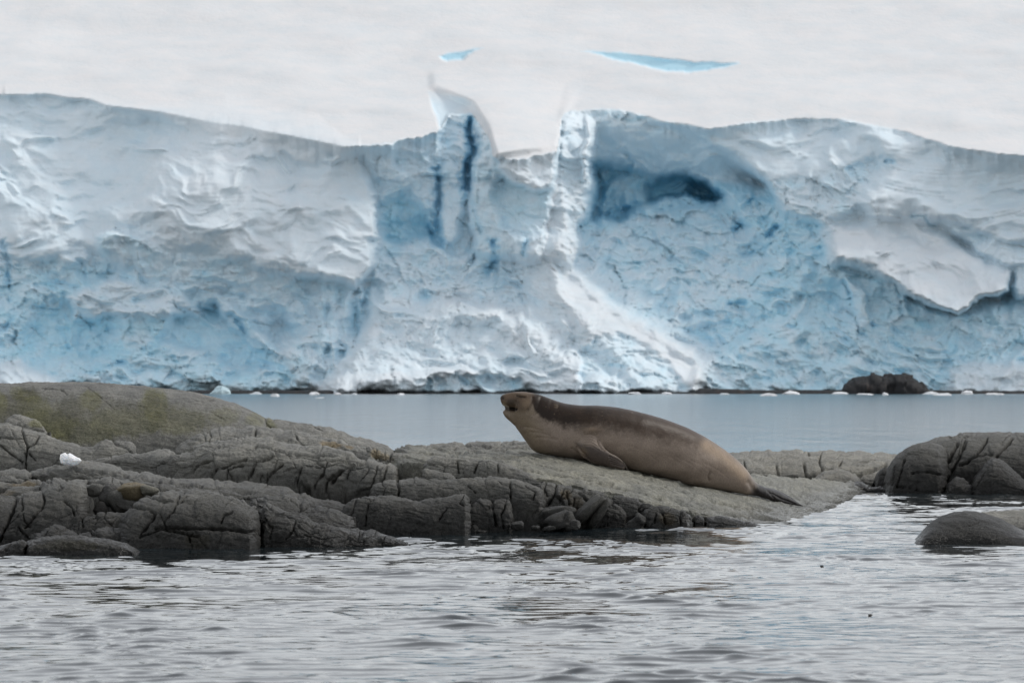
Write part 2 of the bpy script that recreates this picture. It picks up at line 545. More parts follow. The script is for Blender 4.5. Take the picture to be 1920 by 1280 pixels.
    # chaotic ice on the right of the hollow
    plane([(1340, 350), (1450, 365), (1560, 400), (1560, 480), (1620, 560), (1600, 700), (1310, 700), (1300, 620), (1400, 580), (1440, 480)],
          (1450, 560), 421.0, -0.02, -0.036, 22, 1.2, 0.75)
    # right wall: smooth curved faces with layers
    plane([(1300, 232), (1360, 236), (1540, 222), (1640, 235), (1650, 330), (1560, 400), (1470, 385), (1440, 340), (1380, 300)],
          (1480, 310), 423.0, -0.012, -0.045, 16, 0.36, 0.36, exact=True)
    plane([(1440, 340), (1560, 325), (1650, 290), (1680, 330), (1600, 400), (1540, 420), (1470, 400)], (1560, 370), 421.0, -0.01, -0.03, 14, 1.1, 0.50)
    plane([(1620, 230), (1700, 246), (1900, 288), (2400, 296), (2400, 480), (1890, 470), (1760, 420), (1640, 420), (1610, 380), (1660, 320)],
          (1760, 350), 417.5, 0.006, -0.034, 18, 0.34, 0.32, exact=True)
    plane([(1545, 420), (1620, 408), (1710, 402), (1740, 415), (1800, 455), (1850, 490), (1900, 505), (1890, 545), (1840, 560), (1795, 585), (1745, 570), (1690, 545), (1640, 510), (1560, 490)],
          (1720, 545), 410.5, 0.004, -0.066, np.interp(y0, [400, 470, 560], [30, 16, 6]), 0.45, 0.02)
    plane([(1760, 410), (1890, 455), (2400, 470), (2400, 620), (1900, 560), (1902, 505), (1850, 488)], (1860, 480), 416.5, 0.004, -0.03, 9, 0.6, 0.45)
    plane([(1545, 495), (1640, 515), (1745, 575), (1795, 590), (1900, 560), (2400, 620), (2400, 745), (1300, 745), (1310, 680), (1480, 600)],
          (1700, 660), 414.5, 0.0, -0.034, 12, 1.1, 0.70)
    push([(1500, 560), (1540, 515), (1590, 530), (1610, 600), (1560, 615), (1500, 600)], 2.4, 24, 0.75, 0.8)
    push([(1590, 520), (1620, 540), (1640, 600), (1610, 620), (1600, 570)], -1.6, 5, 0.6, 0.6)
    push([(1780, 690), (1850, 680), (1990, 690), (2400, 700), (2400, 745), (1780, 745)], -2.5, 12, 0.3, 0.8)
    # avalanche cone below the tower
    plane([(985, 490), (1045, 480), (1075, 500), (1130, 565), (1190, 600), (1255, 640), (1300, 660), (1312, 690), (1306, 735), (1290, 745), (600, 745), (640, 690), (690, 600), (715, 540), (730, 470), (800, 455), (900, 490)],
          (1000, 620), 412.0, 0.0, -0.070, 16, 0.85, 0.36)
    plane([(700, 455), (830, 455), (900, 480), (990, 520), (980, 590), (860, 570), (740, 560), (705, 520)], (850, 520), 420.0, 0.0, -0.035, 16, 1.2, 0.55)
    sd = seg_dist(x, y, [(1030, 480), (1060, 540), (1120, 600), (1200, 650), (1290, 690)])
    crest = np.exp(-(sd / 46) ** 2)
    d -= 4.2 * crest; ice = ice * (1 - 0.95 * crest); rough = rough * (1 - 0.55 * crest) + 0.35 * crest
    sd = seg_dist(x, y, [(840, 560), (940, 590), (1010, 640), (1080, 700), (1180, 728)])
    crest = np.exp(-(sd / 26) ** 2)
    d -= 1.8 * crest; ice = ice * (1 - 0.7 * crest)
    sd = seg_dist(x, y, [(600, 728), (760, 708), (880, 700)])
    crest = np.exp(-(sd / 14) ** 2)
    d -= 2.0 * crest; ice = ice * (1 - 0.8 * crest)
    plane([(1045, 500), (1075, 505), (1130, 565), (1190, 600), (1255, 640), (1300, 660), (1312, 690), (1300, 735), (1200, 730), (1130, 640), (1065, 570)],
          (1180, 640), 409.5, 0.035, -0.105, 16, 0.30, 0.0)
    push([(1085, 660), (1120, 628), (1165, 620), (1230, 660), (1270, 700), (1300, 738), (1090, 738)], 1.8, 6, 0.5, 1.0)
    push([(800, 712), (860, 700), (930, 706), (980, 712), (1010, 745), (780, 745)], 2.2, 6, 0.55, 1.1)
    push([(1085, 715), (1120, 700), (1150, 712), (1160, 745), (1080, 745)], -2.0, 6, 0.4, 1.0)

    # clefts of dense blue ice
    cleft([(884, 222), (880, 250), (884, 275), (876, 300), (872, 330), (871, 352)], 7, 11, 0.9)
    cleft([(1118, 325), (1122, 370), (1116, 410)], 9, 6, 0.6)
    cleft([(1140, 402), (1165, 400), (1195, 390)], 8, 5, 0.7)
    cleft([(1300, 345), (1330, 360), (1342, 374)], 8, 7, 0.9)
    cleft([(820, 320), (819, 380), (822, 450)], 8, 7, 0.7)
    cleft([(805, 430), (812, 455), (832, 462)], 6, 5, 0.6)
    cleft([(924, 455), (930, 480), (916, 512)], 6, 5, 0.85)
    cleft([(986, 455), (984, 475)], 5, 4, 0.7)
    cleft([(886, 380), (892, 410), (905, 440)], 4, 3, 0.4)
    cleft([(683, 545), (682, 570)], 4, 3, 0.5)
    cleft([(1375, 432), (1388, 418)], 5, 5, 0.85)
    cleft([(1444, 442), (1456, 428)], 6, 6, 0.95)
    cleft([(1405, 380), (1413, 374)], 3.5, 5, 1.0)
    cleft([(1395, 480), (1420, 470), (1446, 458)], 4, 3, 0.6)
    cleft([(1372, 572), (1392, 570)], 5, 4, 0.85)
    cleft([(1585, 530), (1596, 560)], 4, 3, 0.5)
    cleft([(1625, 560), (1632, 590), (1634, 612)], 4, 3, 0.5)
    cleft([(1662, 302), (1674, 304)], 5, 4, 0.45)
    cleft([(1588, 316), (1622, 312)], 4, 2, 0.25)
    cleft([(1710, 404), (1735, 408), (1750, 424)], 2.2, 2.5, 0.5)
    cleft([(8, 450), (14, 490), (18, 540)], 5, 3, 0.45)
    cleft([(-4, 620), (24, 600)], 5, 3, 0.5)
    cleft([(160, 694), (200, 686), (228, 680)], 4, 3, 0.55)
    cleft([(435, 592), (460, 628), (495, 652)], 5, 3.4, 0.6)
    cleft([(1170, 290), (1182, 310), (1176, 330)], 4, 3, 0.35)
    cleft([(1150, 560), (1240, 600), (1330, 590)], 8, 2, 0.2)
    cleft([(1220, 610), (1300, 618), (1360, 600)], 6, 2, 0.25)

    # ---- the snowfield on top
    edge_pts = [(-500, 172), (0, 178), (85, 176), (130, 184), (165, 186), (190, 195), (240, 203), (300, 210), (380, 226), (450, 236), (520, 250), (590, 264), (650, 276),
                (690, 272), (730, 270), (750, 262), (790, 258), (818, 248), (828, 238), (840, 216), (862, 214), (884, 212), (905, 240), (920, 270), (924, 294), (950, 298), (985, 298), (1010, 291), (1045, 284),
                (1050, 252), (1052, 222), (1058, 212), (1080, 208), (1130, 205), (1160, 206), (1200, 215), (1240, 227), (1280, 232), (1330, 242), (1360, 237),
                (1400, 230), (1450, 226), (1540, 223), (1580, 224), (1620, 232), (1690, 245), (1740, 262), (1800, 278), (1850, 285), (1890, 290), (1960, 294), (2500, 300)]
    ex = np.array([p[0] for p in edge_pts], float); ey = np.array([p[1] for p in edge_pts], float)
    pxs_u = np.arange(-520, 2520, 4.0)
    jag = 2.2 * fbm(np.stack([x0 / 14, 0 * x0, 0 * x0], -1), 3, 9)
    E0 = np.interp(x0[0], ex, ey)
    Es = np.interp(x0[0], pxs_u, smooth1(np.interp(pxs_u, ex, ey), 4))[None, :] + 0 * x0
    E = E0[None, :] + jag * np.interp(x0, [600, 660, 1060, 1120], [1, 3.0, 3.0, 1.4])
    dE = 428.0 + 0.17 * (212.0 - E)          # the edge of one even snow slope
    # how abruptly the snow turns over into the wall
    soft = np.interp(x0, [-500, 260, 420, 590, 680, 2500], [4, 7, 62, 55, 3.5, 3.0])
    m = sstep(-1, 1, (E - y0) / soft)
    h = np.maximum(Es - y0, 0)
    grad = np.interp(x0, [-500, 600, 900, 1300, 2500], [0.17, 0.17, 0.165, 0.17, 0.17])
    und = fbm(np.stack([x0 / 420, y0 / 90, 0 * x0 + 3], -1), 3, 31)
    und2 = fbm(np.stack([x0 / 160 + y0 / 90, y0 / 22 - x0 / 90, 0 * x0 + 3], -1), 3, 33)
    snow = 428.0 + 0.17 * (212.0 - y0) + 4.5 * und * sstep(0, 60, h) + 0.09 * und2
    snow = snow - 1.2 * np.exp(-h / 7.0) * (soft > 6)
    blkm = poly_sd(x0 + 0.15 * wx, y0 + 0.15 * wy, [(905, 86), (1000, 80), (1120, 120), (1075, 206), (1048, 282), (925, 300), (905, 240), (880, 200), (804, 166), (801, 130), (826, 110), (868, 104)])
    snow = snow - 3.2 * sstep(-3, 15, blkm) * (1 - sstep(940, 1110, x0)) * sstep(120, 195, y0)
    # crevasses in the snowfield, valley behind the tower
    val = poly_sd(xe, ye, [(800, 168), (812, 172), (900, 190), (884, 225), (870, 236), (826, 244), (812, 205)])
    vm = sstep(-2.5, 4, val) * (1 - sstep(835, 900, x0)) * sstep(160, 200, y0)
    snow = snow + vm * 3.0 * sstep(165, 240, y0)
    ice_s = np.zeros_like(x0); deep_s = np.zeros_like(x0)
    ice_s = np.maximum(ice_s, 0.5 * vm)
    for poly, amt, dp in (([(822, 104), (845, 98), (872, 96), (905, 88), (890, 98), (868, 110), (840, 117), (828, 112)], [(822, 103), (905, 87)], 0.28),
                          ([(1088, 96), (1160, 97), (1220, 104), (1300, 116), (1385, 118), (1390, 122), (1330, 134), (1290, 138), (1230, 130), (1150, 112)], [(1088, 95), (1220, 103), (1390, 118)], 0.22)):
        s2 = sstep(-2.5, 4.5, poly_sd(x0 + 0.7 * wx, y0 + 0.55 * wy, poly))
        ytop = np.interp(x0, [p[0] for p in amt], [p[1] for p in amt])
        snow = snow + s2 * 0.8 * grad * np.clip(y0 - ytop, 0, None)
        ice_s = np.maximum(ice_s, 0.85 * s2); deep_s = np.maximum(deep_s, 0.4 * dp * s2)
    # the wall starts from the snow's edge
    lead = np.exp(-np.clip(y0 - E, 0, None) / np.interp(x0, [0, 650, 830, 900, 1050, 1110, 2000], [40, 30, 14, 14, 14, 26, 34]))
    d = d * (1 - lead) + (dE + 0.02 * (y0 - E)) * lead
    d = d * (1 - m) + snow * m
    rough = rough * (1 - m) + 0.02 * m
    ice = ice * (1 - m) + ice_s * m
    deep = deep * (1 - m) + deep_s * m

    # ---- broken detail
    P3 = np.stack([x0 / 46, y0 / 40, d / 9], -1)
    rid = fbm(P3, 4, 51, 0.55, ridged=True)
    big = fbm(P3 * 0.5, 3, 55)
    _, r1, r2, r3, ox, oy = voronoi(x / 22, y / 17, 4)
    blk = 0.55 * r1 + 0.8 * (r2 * ox + r3 * oy)
    _, r1, r2, r3, ox, oy = voronoi(x / 9.5, y / 8, 6)
    blk2 = 0.55 * r1 + 0.8 * (r2 * ox + r3 * oy)
    _, r1, r2, r3, ox, oy = voronoi((x + 0.4 * y) / 60, (y - 0.3 * x) / 38, 11)
    blk0 = 0.5 * r1 + 0.9 * (r2 * ox + r3 * oy)
    r = np.clip(rough, 0, 2)
    wv = np.stack([x0 / 170, y0 / 140, 0 * x0], -1)
    gx, gy = x0 + 110 * fbm(wv, 3, 101), y0 + 120 * fbm(wv, 3, 102)
    flow = fbm(np.stack([gx / 74 + gy / 110, gy / 36 - gx / 95, d / 16], -1), 4, 103, 0.5, ridged=True)
    fine = fbm(np.stack([gx / 16, gy / 11, d / 6], -1), 3, 105)
    rr = np.clip(r - 0.35, 0, 2)
    lump_n = fbm(np.stack([gx / 130, gy / 70, 0 * gx + 2], -1), 3, 107)
    wall = (1 - m) * np.clip(r / 0.3, 0, 1) * np.clip(1.6 - r, 0, 1)
    d = d + wall * 3.4 * lump_n
    for P_, A_, sd_ in ((92, 2.4, 111), (52, 1.1, 113), (27, 0.45, 115)):
        tt = (gy + 0.22 * gx * np.where(x0 < 800, 1, -0.4) + 22 * fbm(np.stack([gx / 60, gy / 60, 0 * gx + sd_], -1), 3, sd_)) / P_
        saw = tt - np.floor(tt)
        lip = saw ** 1.6 * (1 - sstep(0.86, 1.0, saw))
        on = sstep(0.06, 0.5, fbm(np.stack([gx / 85, gy / 45, 0 * gx + sd_ + 5], -1), 3, sd_ + 1))
        d = d - (1 - m) * np.clip(r / 0.3, 0, 1) * A_ * lip * on
    soft_n = fbm(np.stack([x0 / 110 + y0 / 90, y0 / 34 - x0 / 160, 0 * x0 + 7], -1), 4, 57)
    d = d + r * (1.1 * big + 0.9 * soft_n) - np.clip(r - 0.15, 0, 2) * (0.45 * rid + 1.15 * flow) + 0.45 * r * fine + rr * (1.0 * blk0 + 0.42 * blk + 0.08 * blk2)
    # layering in the old snow of the walls
    lay = pnoise(np.stack([x0 / 190, (y0 + 0.10 * (x0 - 1600) * (x0 > 1500)) / 5.0, 0 * x0], -1), 71)
    d = d + 0.10 * lay * (1 - m) * np.clip(1.2 - r, 0, 1)
    band = sstep(-10, 30, poly_sd(x0, y0, [(1650, 270), (1760, 280), (1900, 310), (2000, 320), (2000, 450), (1880, 430), (1760, 400), (1640, 400)]))
    curve = y0 + 0.0011 * (x0 - 1740) ** 2 - 0.10 * (x0 - 1740)
    d = d - 0.55 * band * np.abs(pnoise(np.stack([x0 / 260, curve / 9.0, 0 * x0], -1), 73))
    P = unproject(x0, y0, d)

    # colours of snow, firn, bare ice and dense ice by surface kind; wall snow tinted for bluish shade
    n = fbm(np.stack([x0 / 34, y0 / 24, 0 * x0 + 9], -1), 4, 81)
    t = np.clip(ice + 0.42 * n * (1 - m) * (0.5 + 0.5 * np.clip(r, 0, 1.2)), 0, 1.15)[..., None]
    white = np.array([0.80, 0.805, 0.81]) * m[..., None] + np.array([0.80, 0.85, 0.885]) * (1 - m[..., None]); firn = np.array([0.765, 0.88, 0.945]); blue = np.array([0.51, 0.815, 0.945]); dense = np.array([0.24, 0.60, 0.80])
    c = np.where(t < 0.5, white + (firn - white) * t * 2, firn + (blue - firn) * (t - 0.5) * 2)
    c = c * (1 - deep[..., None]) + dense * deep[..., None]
    # grey dust bands caught in the walls
    dust = sstep(0.10, 0.5, fbm(np.stack([x0 / 120, y0 / 20, 0 * x0 + 2], -1), 4, 91))[..., None] * (1 - m[..., None]) * (1 - deep[..., None])
    c = c * (1 - 0.16 * dust) + np.array([0.52, 0.56, 0.58]) * 0.16 * dust
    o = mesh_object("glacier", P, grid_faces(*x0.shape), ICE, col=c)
    tag(o, kind="structure")


# ------------------------------------------------------------------ dark shore at the foot of the ice
def build_shore():
    xs = np.arange(-300, 2260, 3.0)
    top = 731.5 + 2.6 * fbm(np.stack([xs / 30, 0 * xs, 0 * xs], -1), 3, 3)
    top = top + np.interp(xs, [-300, 440, 640, 760, 830, 1000, 1090, 1300, 1312, 1440, 1480, 1600, 1760, 1830, 2260],
                          [3, 0, 0, 3, 5, 4, 2, 3, -4, 0, -1, 0, 0, 1, 2])
    d0 = 402.0
    rows = []
    for f, dd in ((0.0, 0.0), (0.5, 0.5), (0.85, 1.2), (1.0, 2.4), (1.02, 9.0), (1.02, 16.0)):
        yb = 741.0
        dv = d0 + dd + 0.8 * fbm(np.stack([xs / 12, 0 * xs + f * 4, 0 * xs], -1), 3, 8)
        rows.append(unproject(xs, yb + (top - yb) * min(f, 1.0), dv))
    P = np.stack(rows, 0)
    o = mesh_object("rocky_shore", P, grid_faces(*P.shape[:2]), SHORE)
    tag(o, kind="structure")
    # the larger outcrop
    xs = np.arange(1578, 1752, 1.5)
    tp = np.interp(xs, [1578, 1584, 1592, 1610, 1630, 1634, 1640, 1655, 1670, 1690, 1715, 1728, 1740, 1752], [739, 722, 713, 707, 705, 700, 701, 705, 704, 703, 707, 717, 729, 739])
    tp = tp + 1.5 * fbm(np.stack([xs / 9, 0 * xs, 0 * xs], -1), 3, 13)
    th = np.linspace(0, math.pi, 34)
    rows = []
    for t in th:
        v = np.sin(t) ** 0.7; g = -np.cos(t)
        dv = 404 + 3.2 * g
        rows.append(unproject(xs, 741 + (tp - 741) * v, dv))
    P = np.stack(rows, 0)
    N = grid_normals(P)
    q = P / 1.1
    _, r1, r2, r3, ox, oy = voronoi(P[..., 0] / 0.9, P[..., 2] / 0.8, 9)
    P = P + N * (0.45 * fbm(q, 4, 5) + 0.45 * r1)[..., None] * np.array([0.3, 1, 0.5])
    o = mesh_object("shore_outcrop", P, grid_faces(*P.shape[:2]), SHORE)
    tag(o, "dark brown rock outcrop at the foot of the blue ice cliff", "outcrop")

# ------------------------------------------------------------------ floating ice
def lump(name, c, size, seed, mat, tint=(0.86, 0.88, 0.90), parent=None, jag=0.35, nz=18, nu=26, lift=0.0):
    """one irregular, faceted chunk of ice or stone; size = (width, depth, height)"""
    th = np.linspace(0.02, math.pi - 0.02, nz)[:, None]; ph = np.linspace(0, 2 * math.pi, nu, endpoint=False)[None, :]
    D = np.stack([np.sin(th) * np.cos(ph), np.sin(th) * np.sin(ph), np.cos(th) + 0 * ph], -1)
    rng = np.random.default_rng(seed)
    rad = np.full(D.shape[:2], 10.0)
    for _ in range(16):                       # cut by random planes -> facets
        n = rng.normal(size=3); n /= np.linalg.norm(n)
        h = rng.uniform(0.75, 1.05)
        dot = np.clip(D @ n, 1e-3, None)
        rad = np.minimum(rad, h / dot)
    rad = np.minimum(rad, 1.35) * (1 + jag * fbm(D * 2.2 + seed, 3, seed))
    P = D * rad[..., None] * np.array(size) * 0.5
    P[..., 2] += lift
    o = mesh_object(name, P, grid_faces(nz, nu, True)[:, ::-1], mat, parent, col=np.broadcast_to(np.array(tint), P.shape), smooth=False)
    o.location = c
    return o

def build_floes():
    blue = (0.62, 0.80, 0.86); white = (0.86, 0.88, 0.90); grey = (0.72, 0.78, 0.82)
    spec = [
        (414, 738, 44, 16, blue, "largest floating ice piece, pale blue, beyond the smooth boulder"),
        (514, 743, 15, 7, white, "small bright white floe right of the pale blue ice piece"),
        (481, 739, 22, 5, grey, "thin grey strip of ice between the blue piece and the bright floe"),
        (587, 740, 18, 7, white, "white floe floating left of the middle of the dark shore"),
        (634, 740, 14, 6, white, "little white floe below the left edge of the avalanche cone"),
        (664, 740, 12, 5, grey, "greyish ice bit in front of the avalanche cone's left foot"),
        (752, 740, 16, 5, white, "flat white ice bit left of the seal's head"),
        (600, 747, 18, 4, grey, "flat grey ice plate drifting a little off the shore"),
        (1192, 739, 24, 6, white, "flat floe above the middle of the seal's back"),
        (1250, 739, 18, 6, white, "white floe just left of the cone's right lobe"),
        (1358, 740, 18, 5, grey, "small grey floe under the right hand ice wall"),
        (1440, 742, 30, 6, white, "low drifting floe farthest from the shore on the right"),
        (1484, 739, 30, 9, white, "white floe left of the dark shore outcrop"),
        (1574, 739, 26, 7, white, "floe touching the left end of the dark outcrop"),
        (1620, 740, 34, 5, white, "long flat strip of ice in front of the dark outcrop"),
        (1660, 741, 12, 6, white, "tiny ice bit below the centre of the dark outcrop"),
        (1746, 739, 26, 9, white, "pointed floe at the right end of the dark outcrop"),
        (1770, 741, 32, 6, white, "wide flat floe right of the dark outcrop"),
        (1812, 739, 26, 8, white, "rounded floe two pieces right of the dark outcrop"),
        (1862, 740, 34, 6, white, "flat white floe nearest the right edge of the picture"),
    ]
    for k, (px, py, w, h, tint, label) in enumerate(spec):
        d = FPX * CAM_H / (py - HORIZON)
        c = unproject(px, py, d)
        mpx = d / FPX
        o = lump("ice_floe", (c[0], c[1], 0.0), (w * mpx, max(w * 0.6, 14) * mpx, (1.9 if k == 0 else 1.35) * h * mpx), 100 + k, FLOE, tint)
        tag(o, label, "ice floe", "ice floes along the far shore")

# ------------------------------------------------------------------ rocks
def rock_detail(P, PXX, PYY, seed, cracks=(), amp=1.0, cell=(34, 26), cellw=0.8, tilt=0.2, stri=0.4, stri_ang=0.18, crack_w=2.1, crack_d=0.040, fade=None):
    """weathering of a rock surface: broad swells, joints, hand-placed cracks, foliation"""
    N = grid_normals(P)
    N = np.where((N[..., 1:2] > 0) & (np.abs(N[..., 1:2]) > 0.2), N, N)
    q = P * 1.0
    disp = 0.030 * fbm(q * 2.3, 3, seed) + 0.016 * fbm(q * 9, 4, seed + 3) + 0.009 * fbm(q * 34, 3, seed + 5) - 0.012 * fbm(q * 5 + 3, 3, seed + 8, ridged=True)
    # joints: warped cells, only partly open
    wx = 10 * fbm(np.stack([PXX / 40, PYY / 40, 0 * PXX + seed], -1), 3, 21)
    wy = 10 * fbm(np.stack([PXX / 40, PYY / 40, 0 * PXX + seed], -1), 3, 22)
    xx, yy = PXX + wx, PYY + wy + tilt * PXX
    if cellw > 0:
        e, r1, r2, r3, ox, oy = voronoi(xx / cell[0], yy / cell[1], seed + 1)
        e = e * min(cell)
        op = sstep(-0.15, 0.45, fbm(np.stack([PXX / 60, PYY / 45, 0 * PXX + seed + 7.0], -1), 2, 23) + 0.1)
        disp = disp - cellw * op * (0.034 * np.exp(-(e / 1.25) ** 2) + 0.007 * np.exp(-e / 5.0)) + cellw * (0.008 * r1 + 0.022 * (r2 * ox + r3 * oy)) * sstep(0, 4, e)
        e2 = voronoi(xx / (cell[0] * 0.42), yy / (cell[1] * 0.42), seed + 2)[0] * min(cell) * 0.42
        op2 = sstep(0.05, 0.5, fbm(np.stack([PXX / 35, PYY / 30, 0 * PXX + seed + 9.0], -1), 2, 24))
        disp = disp - cellw * op2 * 0.014 * np.exp(-(e2 / 1.0) ** 2)
    if stri > 0:
        ca, sa = math.cos(math.atan(stri_ang)), math.sin(math.atan(stri_ang))
        al, ac = PXX * ca + PYY * sa, -PXX * sa + PYY * ca
        s1 = pnoise(np.stack([al / 70, ac / 5.5, 0 * al + seed], -1), 61)
        s2 = pnoise(np.stack([al / 30, ac / 2.4, 0 * al + seed], -1), 62)
        gm = sstep(-0.1, 0.35, fbm(np.stack([al / 90, ac / 30, 0 * al + seed + 0.5], -1), 2, 63))
        disp = disp - stri * 0.016 * gm * np.exp(-(s1 / 0.05) ** 2)
        disp = disp + stri * (0.010 * s1 + 0.004 * s2 - 0.022 * sstep(0.13, 0.34, s1) - 0.012 * sstep(0.16, 0.36, s2))
    jw = fbm(np.stack([PXX / 14, PYY / 14, 0 * PXX + 2.0], -1), 2, 27)
    for c in cracks:
        wd, dp = crack_w, crack_d
        if not isinstance(c[0], tuple):
            wd, dp = c[0], c[1]; c = c[2:]
        wd = wd * (0.65 + 0.6 * ((c[0][0] * 7 + c[0][1] * 13) % 10) / 10.0)
        jx = 2.2 * fbm(np.stack([PXX / 9, PYY / 9, 0 * PXX + 1.0], -1), 2, 25)
        s = seg_dist(PXX + jx, PYY + jx, c)
        wd = wd * 0.55 * (0.6 + 0.8 * np.clip(0.5 + jw, 0, 1))
        disp = disp - 1.8 * dp * np.clip(0.75 + 1.6 * jw, 0.1, 1.3) * np.exp(-(s / wd) ** 2) - 0.16 * dp * np.exp(-s / (4 * wd))
    disp = disp * amp
    if fade is not None:
        disp = disp * fade
    return P + N * disp[..., None]

def tint_field(PXX, PYY, stains, seed):
    base = np.ones(PXX.shape + (3,))
    n = fbm(np.stack([PXX / 55, PYY / 40, 0 * PXX + seed], -1), 3, 41)[..., None]
    base = base * (1 + 0.16 * n) * (1 + n * np.array([0.03, 0.01, -0.03]))
    nn = fbm(np.stack([PXX / 13, PYY / 22, 0 * PXX + seed + 5], -1), 5, 43, 0.65)
    for (cx, cy, rx, ry, col, k) in stains:
        g = np.exp(-((PXX - cx) / rx) ** 2 - ((PYY - cy) / ry) ** 2)
        m = (k * sstep(0.2, 0.6, g + 0.5 * nn))[..., None]
        base = base * (1 - m) + np.array(col) * m
    return base

OCHRE = (1.15, 0.93, 0.62); ALGAE = (0.72, 0.72, 0.20); DARKSTAIN = (0.22, 0.21, 0.10); PALE = (1.35, 1.28, 1.15)

def loaf(name, top, bot, df, dt, parent=None, shade=1.0, tide_shade=1.0, e=0.75, endr=18, endd=0.25, step=1.6, seed=0, stains=(), back=0.45, **kw):
    """a rock with the given crest line: rounded face rising from the foot (depth df) to the crest (depth dt), then down behind"""
    mono = [top[0]]
    for p in top[1:]:
        if p[0] > mono[-1][0] + 0.5: mono.append(p)
        else: mono[-1] = (mono[-1][0], min(mono[-1][1], p[1]))
    top = mono
    tx = np.array([p[0] for p in top], float); ty = np.array([p[1] for p in top], float)
    xs = np.arange(tx[0], tx[-1] + step, step)
    T = smooth1(np.interp(xs, tx, ty), 2)
    if isinstance(bot, (int, float)): bot = [(tx[0], bot), (tx[-1], bot)]
    B = np.interp(xs, [p[0] for p in bot], [p[1] for p in bot])
    B = np.maximum(B, T + 1.5)
    DF = np.interp(xs, [p[0] for p in df], [p[1] for p in df]) if not isinstance(df, (int, float)) else np.full(xs.shape, float(df))
    DT = np.interp(xs, [p[0] for p in dt], [p[1] for p in dt]) if not isinstance(dt, (int, float)) else np.full(xs.shape, float(dt))
    DT = DF + 0.62 * (DT - DF)
    s = np.minimum(xs - xs[0], xs[-1] - xs)
    k = 1 - np.clip(s / endr, 0, 1)
    shift = endd * (1 - np.sqrt(np.clip(1 - k * k, 0, 1)))
    hmax = float((B - T).max())
    nf = int(max(8, hmax / step * 1.25))
    th = np.linspace(0, math.pi / 2, nf)
    rows, PXr, PYr, fade = [], [], [], []
    zfoot = -0.12
    for f in (0.0, 0.5):
        d0 = DF + shift
        pb = HORIZON + (CAM_H - zfoot) * FPX / d0
        py = np.maximum(pb + (B - pb) * f, B)
        rows.append(unproject(xs, py, d0)); PXr.append(xs); PYr.append(py); fade.append(np.ones_like(xs))
    for t in th:
        ee = e * 0.88
        v = math.sin(t) ** ee; g = 1 - max(math.cos(t), 0.0) ** ee
        py = B + (T - B) * v
        d0 = DF + shift + (DT - DF) * g
        rows.append(unproject(xs, py, d0)); PXr.append(xs); PYr.append(py); fade.append(np.ones_like(xs))
    ptop = rows[-1].copy()
    for f in (0.25, 0.5, 0.75, 1.0):
        p = ptop.copy()
        p[:, 1] += back * math.sin(f * math.pi / 2)
        p[:, 2] = zfoot + (ptop[:, 2] - zfoot) * (math.cos(f * math.pi / 2) ** 0.8 if f < 1 else 0)
        rows.append(p); PXr.append(xs); PYr.append(PYr[len(th) + 1] - 12 * f); fade.append(np.full(xs.shape, max(0.0, 0.5 - f)))
    P = np.stack(rows, 0); PXX = np.stack(PXr, 0); PYY = np.stack(PYr, 0); FD = np.stack(fade, 0)
    P = rock_detail(P, PXX, PYY, seed, fade=FD, **kw)
    tint = np.concatenate([tint_field(PXX, PYY, stains, seed) * shade, np.full(PXX.shape + (1,), tide_shade)], -1)
    o = mesh_object(name, P, grid_faces(*PXX.shape), ROCK, None, col=tint)
    if parent is not None:
        set_parent_keep(o, parent)
    return o

def pebble(name, cx, cy, w, h, d, parent, seed, tint=(1, 1, 1), rot=0.0):
    """a rounded stone wedged between the ledges"""
    m = d / FPX
    th = np.linspace(0.03, math.pi - 0.03, 22)[:, None]; ph = np.linspace(0, 2 * math.pi, 30, endpoint=False)[None, :]
    D = np.stack([np.sin(th) * np.cos(ph), np.sin(th) * np.sin(ph), np.cos(th) + 0 * ph], -1)
    D = np.sign(D) * np.abs(D) ** 0.8
    P = D * np.array([w * m * 0.5, max(w, h) * m * 0.45, h * m * 0.5])
    rng = np.random.default_rng(seed)
    cut = np.full(D.shape[:2], 9.0)
    Dn = D / np.linalg.norm(D, axis=-1, keepdims=True)
    for _ in range(11):
        nv = rng.normal(size=3); nv /= np.linalg.norm(nv)
        cut = np.minimum(cut, rng.uniform(0.8, 1.0) / np.clip(Dn @ nv, 1e-3, None))
    P = P * (np.minimum(cut, 1.2) * (1 + 0.16 * fbm(D * 1.6 + seed, 3, seed) + 0.07 * fbm(D * 5 + seed, 3, seed)))[..., None]
    c, s = math.cos(rot), math.sin(rot)
    P = np.stack([P[..., 0] * c - P[..., 2] * s, P[..., 1], P[..., 0] * s + P[..., 2] * c], -1)
    P = P + unproject(cx, cy, d)
    n = fbm(P * 12, 3, 4)[..., None]
    t = np.array(tint) * (1 + 0.25 * n)
    o = mesh_object(name, P, grid_faces(22, 30, True)[:, ::-1], ROCK, None, col=t)
    set_parent_keep(o, parent)
    return o

